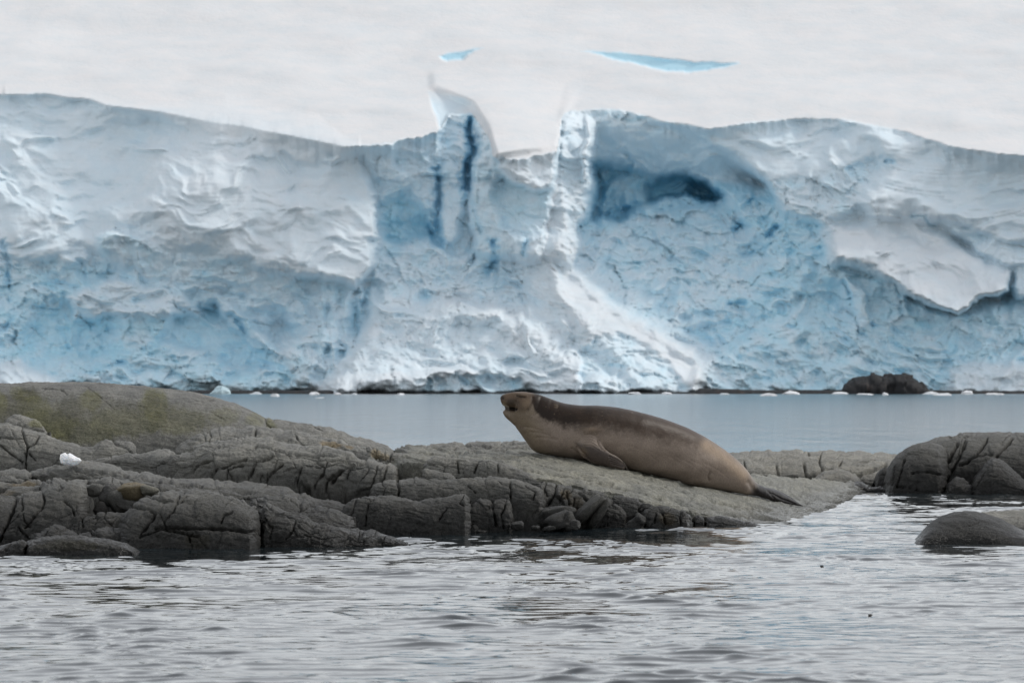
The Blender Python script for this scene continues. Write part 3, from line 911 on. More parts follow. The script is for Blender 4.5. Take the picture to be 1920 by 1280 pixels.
SLAB = [  # px, then (py, depth) from the front edge to the back edge
    (680, (856, 32.7), (846, 33.0), (834, 33.5), (821, 34.2)),
    (780, (866, 32.4), (855, 32.8), (845, 33.4), (833, 34.3)),
    (860, (868, 32.3), (858, 32.7), (850, 33.4), (841, 34.4)),
    (1000, (893, 32.2), (868, 33.0), (848, 34.0), (840, 34.6)),
    (1100, (912, 32.2), (885, 32.9), (861, 33.9), (848, 34.8)),
    (1200, (935, 32.3), (905, 33.1), (884, 34.0), (868, 35.0)),
    (1300, (957, 32.6), (925, 33.4), (908, 34.2), (885, 36.0)),
    (1400, (981, 33.2), (945, 34.0), (929, 34.6), (883, 37.5)),
    (1480, (982, 33.4), (958, 34.5), (945, 35.3), (892, 39.0)),
    (1560, (963, 36.4), (945, 37.0), (925, 38.5), (898, 42.0)),
    (1610, (936, 41.0), (925, 41.4), (915, 42.2), (902, 44.0)),
    (1655, (913, 45.8), (910, 45.9), (907, 46.2), (904, 46.6)),
]

def build_slab(parent):
    px0 = np.array([c[0] for c in SLAB], float)
    tab = np.array([[list(l) for l in c[1:]] for c in SLAB], float)      # (n,4,2)
    xs = np.arange(680, 1656, 2.0)
    tt = np.linspace(0, 3, 84)
    PYY = np.zeros((len(tt), len(xs))); D = np.zeros_like(PYY)
    for j in (0, 1):
        lev = np.stack([np.interp(xs, px0, tab[:, l, j]) for l in range(4)], 0)
        lev = smooth1(lev, 14, 1)
        full = np.stack([np.interp(tt, [0, 1, 2, 3], lev[:, i]) for i in range(len(xs))], 1)
        full = smooth1(full, 5, 0)
        if j == 0: PYY = full
        else: D = full
    PXX = np.broadcast_to(xs, PYY.shape).copy()
    P = unproject(PXX, PYY, D)
    # front face and back slope
    fr = []
    for f in (1.0, 0.9, 0.8, 0.7, 0.6, 0.5, 0.42, 0.34, 0.27, 0.2, 0.14, 0.09, 0.05, 0.02):
        p = P[0].copy(); p[:, 1] += 0.03 * f - 0.06 * math.sqrt(f) * (1 - f); p[:, 2] = p[:, 2] * (1 - f) - 0.12 * f
        fr.append(p)
    bk = []
    for f in (0.3, 0.6, 1.0):
        p = P[-1].copy(); p[:, 1] += 0.9 * f; p[:, 2] = p[:, 2] * (1 - f ** 1.5) - 0.12 * f ** 1.5
        bk.append(p)
    P = np.concatenate([np.stack(fr, 0), P, np.stack(bk, 0)], 0)
    P[..., 2] -= 0.16 * (1 - sstep(684, 770, xs))[None, :]
    PXX = np.broadcast_to(xs, P.shape[:2]).copy()
    PYY = HORIZON + (CAM_H - P[..., 2]) * FPX / P[..., 1]
    fade = np.ones(P.shape[:2]); fade[-3:] = 0.2
    cracks = [(2.0, 0.04, (700, 838), (760, 846), (860, 853), (930, 857), (985, 852)),
              (1.6, 0.03, (820, 842), (900, 846), (960, 848)),
              (2.2, 0.045, (925, 868), (1000, 880), (1080, 892), (1150, 905)),
              (1.8, 0.03, (1000, 868), (1060, 880), (1130, 888)),
              (1.6, 0.03, (1010, 870), (1030, 874)),
              (2.0, 0.04, (1100, 902), (1180, 915), (1240, 930)),
              (1.6, 0.03, (1180, 900), (1260, 918), (1300, 925)),
              (2.2, 0.05, (1225, 928), (1300, 945), (1380, 963), (1460, 975)),
              (1.6, 0.04, (1330, 935), (1400, 952), (1440, 958)),
              (1.8, 0.05, (1505, 938), (1530, 934)), (1.8, 0.05, (1522, 952), (1545, 956)),
              (1.6, 0.03, (1490, 925), (1540, 935), (1580, 938))]
    P = rock_detail(P, PXX, PYY, 5, cracks, amp=0.8, cell=(120, 30), cellw=0.35, tilt=-0.2, stri=1.7, stri_ang=0.2, fade=fade)
    tint = tint_field(PXX, PYY, [(1120, 880, 200, 30, PALE, 0.25)], 5) * np.interp(PXX, [680, 800, 1000, 1300], [1.0, 1.05, 1.25, 1.4])[..., None] * np.array([0.86, 0.865, 0.82])
    tint = np.concatenate([tint, np.full(PXX.shape + (1,), 0.2)], -1)
    o = mesh_object("rock_slab", P, grid_faces(*PXX.shape), ROCK, None, col=tint)
    o["label"] = "broad smooth sloping slab that carries the seal"
    set_parent_keep(o, parent)

def build_islet():
    isl = empty("rock_islet", (0.0, 33.0, 0.0))
    tag(isl, "low grey rock islet of cracked layered ledges under the seal", "rock")
    build_slab(isl)
    L = lambda *a, **k: loaf(*a, parent=isl, **k)
    # rear ridge and layered ledges, from the back to the front
    L("rock_ledge", [(326, 846), (340, 832), (360, 818), (380, 808), (410, 802), (450, 800), (500, 801), (550, 806), (600, 813), (640, 822), (680, 832), (720, 842), (760, 852)],
      [(326, 850), (500, 850), (760, 880)], 33.6, 34.6, seed=11, e=0.8, endr=30, endd=0.5,
      cracks=[((392, 806), (396, 818), (389, 830)), ((480, 802), (478, 820)), ((552, 812), (562, 825), (576, 842)), ((408, 825), (440, 822), (452, 818)), ((600, 820), (660, 832), (700, 842)), ((590, 816), (650, 826), (690, 836))],
      stains=[(622, 832, 22, 8, OCHRE, 0.9), (655, 836, 10, 6, OCHRE, 0.8)], stri=0.5)
    L("rock_ledge", [(686, 838), (710, 838), (740, 845), (765, 850), (790, 858), (800, 870)], 900, 32.9, 33.3, seed=12, endr=10, cell=(26, 22), tilt=-0.5, cellw=1.3,
      cracks=[((706, 840), (704, 862)), ((735, 846), (728, 870)), ((760, 852), (748, 885)), ((778, 860), (768, 888)), (2.5, .05, (700, 852), (760, 858), (790, 866))],
      stains=[(704, 848, 12, 8, OCHRE, 0.7), (725, 852, 12, 6, OCHRE, 0.5)])
    L("rock_ledge", [(136, 870), (150, 863), (200, 855), (250, 849), (300, 845), (350, 842), (380, 830), (420, 824), (470, 820.5), (510, 821), (540, 830), (570, 833), (620, 838), (660, 844), (700, 860), (725, 866), (742, 876), (748, 890)],
      [(136, 874), (200, 876), (260, 887), (340, 899), (440, 905), (560, 915), (620, 930), (690, 940), (748, 940)],
      [(136, 33.0), (400, 32.2), (748, 32.0)], [(136, 33.4), (400, 33.6), (748, 32.9)], seed=13, e=0.62, endr=12, stri=0.55, stri_ang=0.1,
      cracks=[((300, 867), (315, 862), (330, 862), (350, 858)), ((358, 884), (365, 872), (382, 866), (400, 862)), ((395, 894), (405, 880), (422, 876), (440, 867), (462, 860)),
              ((425, 896), (428, 882), (440, 875), (455, 872)), ((465, 899), (475, 880), (480, 867), (492, 862), (512, 850)), ((495, 904), (507, 890), (520, 877), (530, 870)),
              ((555, 910), (562, 887), (568, 873)), ((537, 845), (550, 852), (575, 855), (600, 860)), ((588, 914), (607, 885), (613, 864)), ((600, 862), (640, 858), (690, 862)),
              (3.2, .07, (622, 905), (640, 880), (655, 870), (680, 862)), ((650, 900), (652, 880), (664, 874), (690, 872)), ((690, 934), (700, 900), (708, 872)), ((704, 930), (720, 895), (726, 874)),
              ((545, 918), (610, 920), (612, 905), (625, 890)), ((640, 935), (690, 930)), (3, .06, (480, 832), (540, 842), (600, 850), (680, 852)),
              (2, .04, (330, 845), (380, 836), (440, 830)), ((575, 872), (600, 876), (606, 870))],
      cell=(40, 34), cellw=0.9)
    L("rock_ledge", [(54, 889), (62, 882), (80, 875), (110, 868), (150, 863), (190, 866), (230, 876), (280, 886), (340, 896), (420, 900), (480, 904), (540, 914), (580, 926), (640, 938), (658, 944)],
      [(54, 896), (110, 898), (220, 905), (330, 920), (450, 935), (540, 950), (640, 972), (658, 975)],
      [(54, 31.6), (300, 30.6), (658, 30.9)], [(54, 32.2), (300, 32.6), (500, 32.2), (658, 31.7)], seed=14, e=1.0, endr=14, stri=0.9, stri_ang=0.16, cell=(80, 22), cellw=0.6,
      cracks=[((118, 890), (150, 884), (200, 886), (240, 890), (300, 900)), ((140, 878), (200, 880), (260, 888)), ((330, 908), (400, 912), (470, 918)), (2.5, .05, (300, 898), (350, 905), (380, 908))])
    # far left wedges
    L("rock_ledge", [(-60, 884), (0, 881), (30, 879), (50, 880), (58, 886), (60, 893)], 905, 31.2, 31.7, seed=15, endr=6, cellw=0.4)
    L("rock_ledge", [(-60, 894), (0, 889), (20, 889), (40, 895), (48, 899)], 910, 31.0, 31.4, seed=16, endr=6, stri=1.0, stri_ang=0.2, cellw=0.2)
    L("rock_ledge", [(-60, 902), (0, 900), (35, 902), (60, 896), (75, 897), (84, 905)], 920, 30.6, 31.0, seed=17, endr=6, cellw=0.5, stains=[(45, 905, 26, 8, OCHRE, 0.8)])
    L("rock_ledge", [(-60, 928), (0, 921), (20, 913), (40, 910), (75, 908), (80, 916)], 940, 30.2, 30.7, seed=18, endr=6, cellw=0.5, stains=[(10, 921, 16, 6, OCHRE, 0.6)])
    L("rock_ledge", [(74, 920), (80, 905), (90, 898), (110, 896), (140, 895), (170, 896), (200, 897), (225, 900), (260, 905), (290, 914), (320, 922)], 945, 29.9, 30.7, seed=19, endr=14, stri=0.4,
      cracks=[((124, 897), (122, 904), (105, 908)), ((165, 900), (200, 908)), ((225, 902), (240, 912), (270, 916))])
    # front left dome
    L("rock_dome", [(-60, 944), (-20, 932), (0, 928), (26, 930), (45, 921), (70, 919), (85, 914), (100, 907), (115, 903), (135, 901), (150, 903), (160, 908), (166, 918), (169, 935), (167, 950), (162, 965), (150, 975)],
      1030, 28.6, 29.6, seed=20, e=0.85, endr=22, endd=0.5, cellw=0.25,
      cracks=[(2.6, .07, (29, 932), (24, 955), (15, 975), (5, 1000), (0, 1015)), ((40, 930), (42, 950), (30, 970), (16, 980)), (2.6, .06, (78, 919), (83, 935), (75, 950), (60, 972), (46, 988)),
              ((34, 985), (40, 996), (52, 1006)), ((40, 950), (45, 975), (56, 986)), ((110, 905), (118, 912), (108, 916)), ((120, 935), (135, 950), (140, 965))])
    # stones wedged beside the dome
    for k, (cx, cy, w, h, t, ro) in enumerate([(178, 918, 32, 22, (1, 1, 1), 0.1), (206, 928, 36, 36, (0.75, 0.75, 0.78), -0.3), (244, 922, 54, 34, (1.10, 0.92, 0.62), 0.15), (221, 940, 34, 38, (0.95, 0.95, 0.95), 0.3),
                                              (189, 955, 26, 26, (0.9, 0.85, 0.85), 0.0), (240, 947, 44, 20, (0.8, 0.8, 0.8), -0.3), (281, 921, 34, 18, (1, 0.97, 0.85), -0.25)]):
        pebble("stone", cx, cy, w, h, 29.3 - 0.02 * k, isl, 60 + k, t, ro)
    # foot ledges in front
    L("rock_ledge", [(120, 985), (140, 972), (160, 966), (185, 963), (215, 960), (245, 955), (275, 960), (300, 985)], 1030, 28.45, 28.95, seed=21, endr=14, cell=(30, 24),
      cracks=[((152, 968), (155, 985)), ((185, 975), (215, 965))])
    L("rock_ledge", [(60, 1008), (80, 990), (92, 984), (110, 985), (128, 992), (140, 1000), (160, 998), (190, 990), (230, 985), (262, 1000), (275, 1012), (290, 1004)], 1040, 28.1, 28.6, seed=22, endr=14, cell=(34, 26), cracks=[((92, 985), (80, 1005)), ((170, 996), (185, 1006))])
    # front dome with the broken corner
    L("rock_dome", [(215, 985), (228, 962), (245, 946), (262, 934), (290, 925), (320, 919), (350, 918), (400, 920), (440, 929), (460, 937), (478, 950), (487, 965), (489, 990), (486, 1010)],
      [(215, 1040), (300, 1040), (486, 1040)], 28.0, 29.2, seed=23, e=0.8, endr=22, endd=0.5, cellw=0.5, cell=(60, 46),
      cracks=[((336, 922), (331, 945), (325, 958), (308, 976)), (2.6, .06, (245, 948), (275, 950), (291, 960), (272, 985), (262, 1000)), (3.0, .07, (290, 985), (360, 990), (420, 990), (482, 995)), ((415, 977), (420, 966), (436, 962)),
              ((350, 930), (338, 940)), ((300, 960), (312, 990)), (2.4, .06, (260, 1005), (300, 990), (330, 995), (370, 1005)), ((352, 1000), (360, 1025)), ((420, 925), (450, 935), (470, 948)), ((275, 928), (300, 935), (330, 938))],
      stains=[(370, 1015, 30, 14, (1.05, 0.95, 0.7), 0.5)])
    # spur that dips to the right
    L("rock_spur", [(486, 940), (500, 936), (530, 950), (560, 962), (600, 977), (650, 988), (700, 994), (730, 1003), (752, 1013), (772, 1022)], [(486, 1035), (700, 1030), (772, 1026)],
      [(486, 28.4), (600, 28.3), (772, 28.6)], [(486, 29.4), (600, 29.2), (772, 28.9)], seed=24, e=0.85, endr=10, endd=0.1, cell=(34, 26), stri=0.5, stri_ang=0.35,
      cracks=[(3, .07, (488, 945), (492, 975), (489, 1000)), ((495, 970), (510, 985), (505, 1010)), (2.5, .05, (555, 975), (548, 995), (535, 1010)), ((560, 985), (580, 995), (620, 990)), ((675, 992), (673, 1012)), ((722, 1003), (720, 1015)), ((570, 1000), (600, 1005), (640, 1002)), (2.6, .06, (500, 945), (560, 975), (620, 988))])
    L("rock_ledge", [(470, 930), (500, 922), (540, 926), (570, 940), (600, 952), (640, 962), (665, 968)], 1000, 29.5, 30.3, seed=25, e=1.0, endr=12, stri=0.6, stri_ang=0.3, cell=(40, 20), cracks=[((545, 935), (575, 952), (610, 962))])
    # blocks along the waterline, left to right
    L("rock_block", [(630, 985), (636, 965), (644, 948), (658, 937), (672, 930), (690, 927), (720, 927), (760, 930), (786, 936), (810, 932), (835, 928), (855, 924), (872, 924), (882, 930), (884, 942), (878, 958), (871, 975), (869, 1000)], 1012,
      30.6, 31.25, seed=26, e=0.6, endr=14, endd=0.4, cell=(70, 50), cellw=0.45,
      cracks=[((668, 935), (662, 950), (655, 970)), ((700, 930), (690, 945), (685, 985)), ((838, 950), (824, 972)), ((870, 927), (862, 940), (872, 948)), ((672, 930), (700, 936))])
    L("rock_block", [(868, 990), (874, 965), (880, 946), (890, 935), (905, 932), (920, 934), (935, 931), (950, 931), (958, 938), (962, 958), (965, 990)], 1010, 31.2, 31.7, seed=27, e=0.6, endr=10, endd=0.3, cell=(34, 40),
      cracks=[((922, 935), (924, 955), (930, 985)), ((948, 945), (940, 965), (944, 990))])
    L("rock_block", [(690, 925), (700, 906), (716, 898), (745, 897), (800, 896), (850, 894), (870, 892), (930, 893), (985, 900), (1005, 907), (1018, 917), (1024, 932), (1024, 950), (1014, 962)], [(690, 945), (900, 975), (1014, 975)],
      31.5, 32.1, seed=28, e=0.6, endr=14, endd=0.45, cell=(70, 40), cellw=0.45,
      cracks=[(2.8, .06, (745, 897), (749, 915), (746, 932)), ((957, 903), (958, 935)), ((878, 908), (892, 922)), ((933, 903), (955, 908), (958, 915)), ((985, 905), (1005, 920), (1000, 935)), ((715, 900), (722, 912), (716, 935))])
    L("rock_block", [(792, 872), (812, 857), (850, 854), (900, 858), (940, 866), (980, 880), (1008, 893), (1024, 903)], 920, 32.15, 32.45, seed=29, e=0.7, endr=12, cell=(44, 40), cracks=[((858, 860), (860, 885)), ((898, 860), (890, 885)), ((934, 868), (935, 890))])
    L("rock_wedge", [(790, 880), (800, 875), (816, 880), (840, 887), (856, 894)], 905, 31.75, 32.0, seed=30, endr=6, cellw=0.3)
    L("rock_block", [(1004, 912), (1014, 903), (1024, 902), (1042, 905), (1058, 912), (1085, 914), (1112, 918), (1138, 924), (1148, 934), (1150, 945)], 1000, 31.9, 32.35, seed=31, e=0.7, endr=10, cell=(30, 40), tilt=0.4, cellw=1.1,
      cracks=[(2.6, .06, (1046, 906), (1038, 930), (1026, 950)), ((1020, 910), (1026, 930)), ((1058, 915), (1050, 940)), ((1085, 918), (1105, 940), (1112, 960)), ((1062, 920), (1068, 945)), ((1078, 930), (1074, 965))],
      stains=[(1062, 925, 12, 10, OCHRE, 0.7), (1080, 945, 14, 16, OCHRE, 0.5)])
    pebble("stone", 1034, 964, 76, 30, 31.6, isl, 81, (0.95, 0.95, 0.95), 0.3)
    pebble("stone", 1050, 980, 58, 34, 31.4, isl, 82, (0.9, 0.9, 0.9), 0.35)
    pebble("stone", 1066, 978, 24, 34, 31.35, isl, 83, (1.0, 0.98, 0.95), -0.3)
    for k, (cx, cy, w, h, ro) in enumerate([(1104, 958, 26, 74, -0.75), (1122, 962, 20, 66, -0.55), (1090, 976, 30, 40, -0.4)]):
        pebble("stone", cx, cy, w, h, 31.75 + 0.02 * k, isl, 90 + k, (0.95, 0.95, 0.9), ro)
    L("rock_block", [(1126, 985), (1132, 962), (1142, 945), (1152, 943), (1162, 948), (1172, 956), (1180, 975)], 1000, 31.9, 32.15, seed=32, endr=9, cell=(20, 24), cellw=1.0)
    L("rock_block", [(1134, 955), (1140, 938), (1150, 928), (1165, 928), (1190, 932), (1212, 938), (1226, 946), (1230, 960)], 1000, 32.05, 32.3, seed=33, endr=8, cell=(40, 30), cracks=[((1205, 938), (1198, 955), (1202, 970))])
    L("rock_block", [(1160, 990), (1180, 972), (1195, 964), (1205, 972), (1210, 985)], 1000, 31.85, 32.0, seed=34, endr=8)
    L("rock_block", [(1198, 985), (1204, 963), (1212, 952), (1222, 946), (1250, 948), (1275, 952), (1290, 959), (1297, 968), (1299, 985)], 1000, 31.9, 32.3, seed=35, e=0.65, endr=12, endd=0.3, cell=(30, 40), cellw=0.7,
      cracks=[((1276, 952), (1277, 985)), ((1230, 960), (1228, 980)), ((1242, 958), (1248, 982))], stains=[(1252, 972, 18, 14, OCHRE, 0.75)])
    L("rock_block", [(1296, 985), (1300, 965), (1310, 961), (1322, 968), (1326, 985)], 1000, 32.3, 32.5, seed=36, endr=6, cellw=0.4)
    L("rock_block", [(1314, 985), (1324, 970), (1338, 965), (1352, 965), (1380, 971), (1415, 978), (1440, 986)], 1000, 32.35, 32.75, seed=37, endr=8, cell=(40, 20), cellw=0.7)
    # low wet stones between the blocks and the sea
    for k, (cx, cy, w, h) in enumerate([(873, 992, 14, 14), (888, 993, 16, 16), (902, 997, 18, 8), (970, 985, 22, 16), (1003, 989, 16, 10), (1078, 984, 18, 16), (1030, 990, 20, 10)]):
        pebble("stone", cx, cy, w, h, 31.15, isl, 110 + k, (0.9, 0.9, 0.9), 0.1)
    # broken rim behind the chest of the seal
    L("rock_ledge", [(764, 838), (800, 830), (850, 827), (900, 826), (950, 824), (990, 825), (1012, 829), (1030, 840)], 870, 34.9, 36.0, seed=38, e=0.9, endr=16, endd=0.4, cell=(80, 24), cellw=0.5,
      cracks=[(2.4, .06, (918, 842), (935, 833), (955, 829), (990, 827)), ((860, 832), (890, 836), (920, 836)), ((950, 842), (975, 838), (990, 836))])

def build_other_rocks():
    # large smooth boulder behind the ledges on the left
    b = empty("boulder", (-3.0, 36.0, 0.0))
    tag(b, "large smooth grey boulder with green algae stains rising at the left edge", "boulder")
    st = [(52, 742, 16, 14, DARKSTAIN, 0.95), (62, 770, 22, 26, ALGAE, 0.75), (85, 796, 40, 22, ALGAE, 0.8), (20, 760, 22, 18, DARKSTAIN, 0.7), (-6, 756, 14, 20, ALGAE, 0.7), (32, 735, 10, 10, ALGAE, .5), (130, 770, 18, 20, DARKSTAIN, 0.55),
          (170, 750, 14, 14, ALGAE, 0.7), (290, 758, 18, 22, ALGAE, 0.85), (288, 750, 10, 10, DARKSTAIN, 0.7), (235, 790, 50, 20, ALGAE, 0.5), (140, 810, 60, 18, ALGAE, 0.5), (330, 790, 40, 18, ALGAE, 0.5), (420, 780, 20, 12, ALGAE, 0.4), (480, 785, 14, 10, ALGAE, 0.5)]
    st = [(a, b2, rx * 1.5, ry * 1.35, cc, kk * 0.75) for (a, b2, rx, ry, cc, kk) in st] + [(150, 780, 260, 34, (0.62, 0.62, 0.50), 0.5)]
    loaf("boulder_body", [(-160, 760), (-90, 734), (-40, 722), (0, 718.5), (55, 716), (130, 715.5), (200, 717), (280, 724), (340, 731), (390, 740), (440, 755), (470, 768), (495, 780), (512, 796), (520, 820)], 880, 34.9, 36.9, shade=0.85, parent=b, e=1.0, endr=40, endd=0.8, seed=41, cellw=0.0, amp=0.5, stains=st, back=1.5,
         cracks=[(2.5, .05, (78, 726), (100, 728), (118, 730), (126, 738)), (1.6, .02, (165, 725), (190, 745), (215, 765)), (1.4, .015, (225, 765), (245, 757), (280, 765), (300, 775)), (1.6, .02, (360, 748), (375, 752), (400, 750)), (1.6, .02, (400, 775), (420, 785))])
    loaf("boulder_shoulder", [(470, 790), (490, 783), (515, 783), (545, 788), (600, 796), (640, 806), (680, 820), (720, 832), (740, 845)], 870, 35.2, 36.3, parent=b, e=1.0, endr=14, endd=0.4, seed=42, cellw=0.3, stains=[(505, 795, 14, 12, ALGAE, 0.5)],
         cracks=[(2.2, .04, (495, 784), (505, 795), (515, 803)), ((590, 797), (605, 806))])
    # ledge at the boulder's foot
    g = empty("cracked_ledge", (-3.6, 34.4, 0.0))
    tag(g, "cracked dark ledge at the foot of the smooth boulder, left edge", "rock")
    loaf("ledge_body", [(-60, 792), (-10, 790), (10, 788), (30, 798), (60, 807), (90, 817), (120, 828), (150, 835), (175, 837), (188, 829), (200, 826), (228, 826), (245, 830), (254, 840), (258, 860)], 900, 33.5, 34.2, parent=g, e=0.75, endr=14, endd=0.4, seed=44, cell=(60, 60), cellw=0.4,
         cracks=[(2.6, .06, (42, 803), (48, 820), (52, 834), (49, 850), (48, 885)), (2.2, .05, (50, 838), (68, 829), (74, 815)), (2.0, .04, (0, 834), (20, 850), (42, 866)), ((55, 848), (66, 862)), ((0, 818), (30, 819), (46, 818)), ((212, 828), (232, 838), (246, 848))])
    loaf("ledge_lens", [(8, 790), (16, 779), (24, 776), (42, 777), (62, 781), (76, 786), (86, 800), (92, 812)], 818, 34.1, 34.5, parent=g, e=0.8, endr=8, seed=45, cellw=0.3, stains=[(70, 792, 16, 10, ALGAE, 0.5)])
    # low rock at the near waterline, left
    g = empty("waterline_rock", (-2.8, 27.5, 0.0))
    tag(g, "long low wet rock nearest the camera at the left waterline", "rock")
    loaf("rock_body", [(44, 1030), (50, 1014), (60, 1009), (90, 1006), (130, 1004), (170, 1004), (200, 1007), (225, 1015), (245, 1024), (262, 1034)], 1044, 27.1, 27.6, parent=g, e=0.75, endr=10, endd=0.15, seed=46, cellw=0.3, cell=(40, 40), stains=[(130, 1022, 60, 10, (0.9, 0.85, 0.55), 0.6)])
    loaf("rock_end", [(-60, 1034), (-20, 1024), (0, 1019), (25, 1013), (40, 1010), (48, 1014), (50, 1026)], 1044, 27.15, 27.6, parent=g, e=0.8, endr=8, seed=47, cell=(26, 18), cracks=[((10, 1028), (20, 1018), (30, 1014))])
    # slab farther back behind the tail
    g = empty("rear_slab", (3.4, 46.0, 0.0))
    tag(g, "pale flat cracked slab behind the seal's tail", "rock")
    loaf("slab_body", [(1350, 856), (1370, 849), (1390, 846), (1450, 843), (1540, 841), (1600, 843), (1640, 846), (1680, 849), (1710, 858), (1720, 875)], [(1350, 900), (1500, 902), (1600, 908), (1720, 910)], 44.5, 48.0, tide_shade=0.15, shade=1.15, parent=g, e=1.0, endr=16, endd=0.5, seed=48, stri=0.7, stri_ang=0.02, cell=(70, 26), cellw=0.7, stains=[(1540, 865, 180, 40, PALE, 0.35)],
         cracks=[(3, .09, (1508, 866), (1510, 885), (1520, 902)), (4, .14, (1512, 898), (1526, 888), (1540, 882)), ((1540, 845), (1536, 862), (1545, 880)), ((1545, 876), (1580, 880), (1605, 886)), ((1578, 862), (1572, 872), (1552, 878)), (2, .06, (1395, 862), (1398, 880)), ((1606, 866), (1640, 860)), (4, .15, (1600, 892), (1630, 880), (1660, 870)), ((1515, 843), (1518, 850)), (2.5, .07, (1470, 895), (1490, 892), (1500, 900)), ((1455, 868), (1460, 890))])
    loaf("slab_hump", [(1520, 905), (1530, 893), (1545, 882), (1565, 879), (1590, 883), (1605, 890), (1612, 900)], 912, 43.6, 44.6, tide_shade=0.2, parent=g, e=0.9, endr=10, seed=49, cellw=0.2, stains=[(1560, 892, 50, 20, PALE, 0.4)])
    g = empty("tidal_stones", (3.7, 43.5, 0.0))
    tag(g, "low wet stones in the gap between the tail slab and the right boulder", "rock")
    loaf("stone", [(1570, 916), (1582, 906), (1596, 901), (1612, 902), (1626, 909), (1636, 916)], 920, 43.0, 43.6, parent=g, seed=50, endr=8, cellw=0.3)
    loaf("stone", [(1618, 918), (1632, 911), (1650, 912), (1668, 917)], 921, 42.9, 43.3, parent=g, seed=51, endr=8, cellw=0.2)
    loaf("stone", [(1638, 908), (1645, 884), (1655, 874), (1668, 872), (1680, 890)], 920, 43.6, 44.0, parent=g, seed=52, endr=8, cellw=0.6)
    # right boulder
    g = empty("fractured_boulder", (5.0, 43.0, 0.0))
    tag(g, "dark rounded boulder with slanting fractures at the right edge", "boulder")
    loaf("boulder_top", [(1715, 845), (1725, 832), (1760, 820), (1800, 812), (1850, 810), (1900, 810), (1960, 811), (2060, 826), (2120, 860)], 930, 42.4, 44.4, shade=0.62, parent=g, e=0.75, endr=16, endd=0.5, seed=53, amp=0.75, cell=(50, 60), tilt=0.7, cellw=0.8,
         cracks=[(3.2, .09, (1742, 925), (1768, 878), (1795, 832)), (2.6, .07, (1766, 925), (1792, 870), (1812, 828)), (3, .09, (1851, 822), (1842, 838), (1828, 856), (1805, 872)), (3, .09, (1898, 820), (1882, 838), (1868, 856)), ((1800, 872), (1830, 856), (1860, 850)), ((1780, 820), (1830, 815)), ((1810, 822), (1800, 850), (1785, 880))])
    loaf("boulder_dome", [(1659, 915), (1661, 895), (1667, 872), (1679, 854), (1700, 838), (1725, 829), (1745, 829), (1765, 834), (1776, 842), (1774, 860), (1762, 885), (1748, 910)], 930, 41.9, 43.0, shade=0.55, parent=g, e=0.85, endr=20, endd=0.5, seed=54, amp=0.7, cellw=0.3, cell=(60, 60),
         cracks=[(2.2, .07, (1694, 860), (1690, 880), (1682, 912)), (2.0, .06, (1676, 874), (1671, 908)), ((1710, 886), (1745, 884), (1765, 890)), ((1682, 912), (1720, 918))])
    loaf("boulder_block", [(1815, 925), (1828, 892), (1848, 866), (1862, 856), (1880, 862), (1900, 880), (1918, 895), (1950, 908), (1980, 925)], 930, 41.6, 42.5, shade=0.6, parent=g, e=0.8, endr=14, endd=0.4, seed=55, cellw=0.3, cell=(70, 60), cracks=[((1850, 872), (1832, 905), (1822, 925))])
    loaf("boulder_block", [(1768, 925), (1778, 905), (1792, 894), (1806, 895), (1822, 910), (1830, 925)], 930, 41.7, 42.2, shade=0.6, parent=g, e=0.8, endr=10, seed=56, cellw=0.4)
    # near right
    g = empty("half_sunk_rock", (3.2, 29.3, 0.0))
    tag(g, "smooth dark half sunk rock in the water at the lower right", "rock")
    loaf("rock_body", [(1712, 1016), (1724, 1005), (1734, 991), (1750, 975), (1765, 966), (1790, 959), (1810, 957), (1830, 958), (1850, 964), (1880, 975), (1910, 990), (1940, 1002), (1980, 1018)], 1026, 28.9, 29.9, shade=0.7, parent=g, e=0.95, endr=20, endd=0.3, seed=57, cellw=0.0, amp=0.4,
         cracks=[(1.4, .015, (1790, 992), (1820, 985), (1835, 978))])
    g = empty("wet_rock", (3.6, 31.0, 0.0))
    tag(g, "pale wet rock just behind the half sunk dark rock", "rock")
    loaf("rock_body", [(1832, 966), (1845, 959), (1865, 956), (1900, 953), (1960, 951), (2020, 958), (2050, 975)], 1000, 31.0, 32.3, tide_shade=0.2, shade=1.2, parent=g, e=1.0, endr=14, seed=58, cellw=0.0, amp=0.7, stains=[(1900, 965, 80, 20, PALE, 0.4)])

def build_ice_chunk():
    d = 31.4
    m = d / FPX
    out = [(113, 852), (117, 850), (122, 848), (125, 852), (131, 849), (135, 851), (143, 856), (150, 859), (153, 863), (147, 869), (138, 874), (130, 873), (122, 871), (114, 868), (112, 860)]
    c = unproject(132, 862, d)
    n = len(out)
    rng = np.random.default_rng(5)
    ring = np.array([[(x - 132) * m, 0.0, -(y - 862) * m] for x, y in out])
    rows = []
    for f, dep in ((0.0, -0.055), (0.5, -0.05), (0.88, -0.03), (1.0, 0.0), (0.9, 0.035), (0.5, 0.05), (0.0, 0.055)):
        r = ring * np.array([f, 1, f]); r[:, 1] = dep + rng.uniform(-0.012, 0.012, n) * (0 < f < 1)
        rows.append(r)
    P = np.stack(rows, 0)
    o = mesh_object("ice_chunk", P, grid_faces(len(rows), n, True), CHUNK, smooth=False)
    o.location = c
    tag(o, "jagged white lump of ice lying on the left rock ledge", "ice chunk")

# ------------------------------------------------------------------ seal
def seal_depth(px):
    return np.interp(px, [930, 1000, 1100, 1200, 1300, 1400, 1510], [33.95, 34.02, 34.0, 34.1, 34.3, 34.72, 35.6])

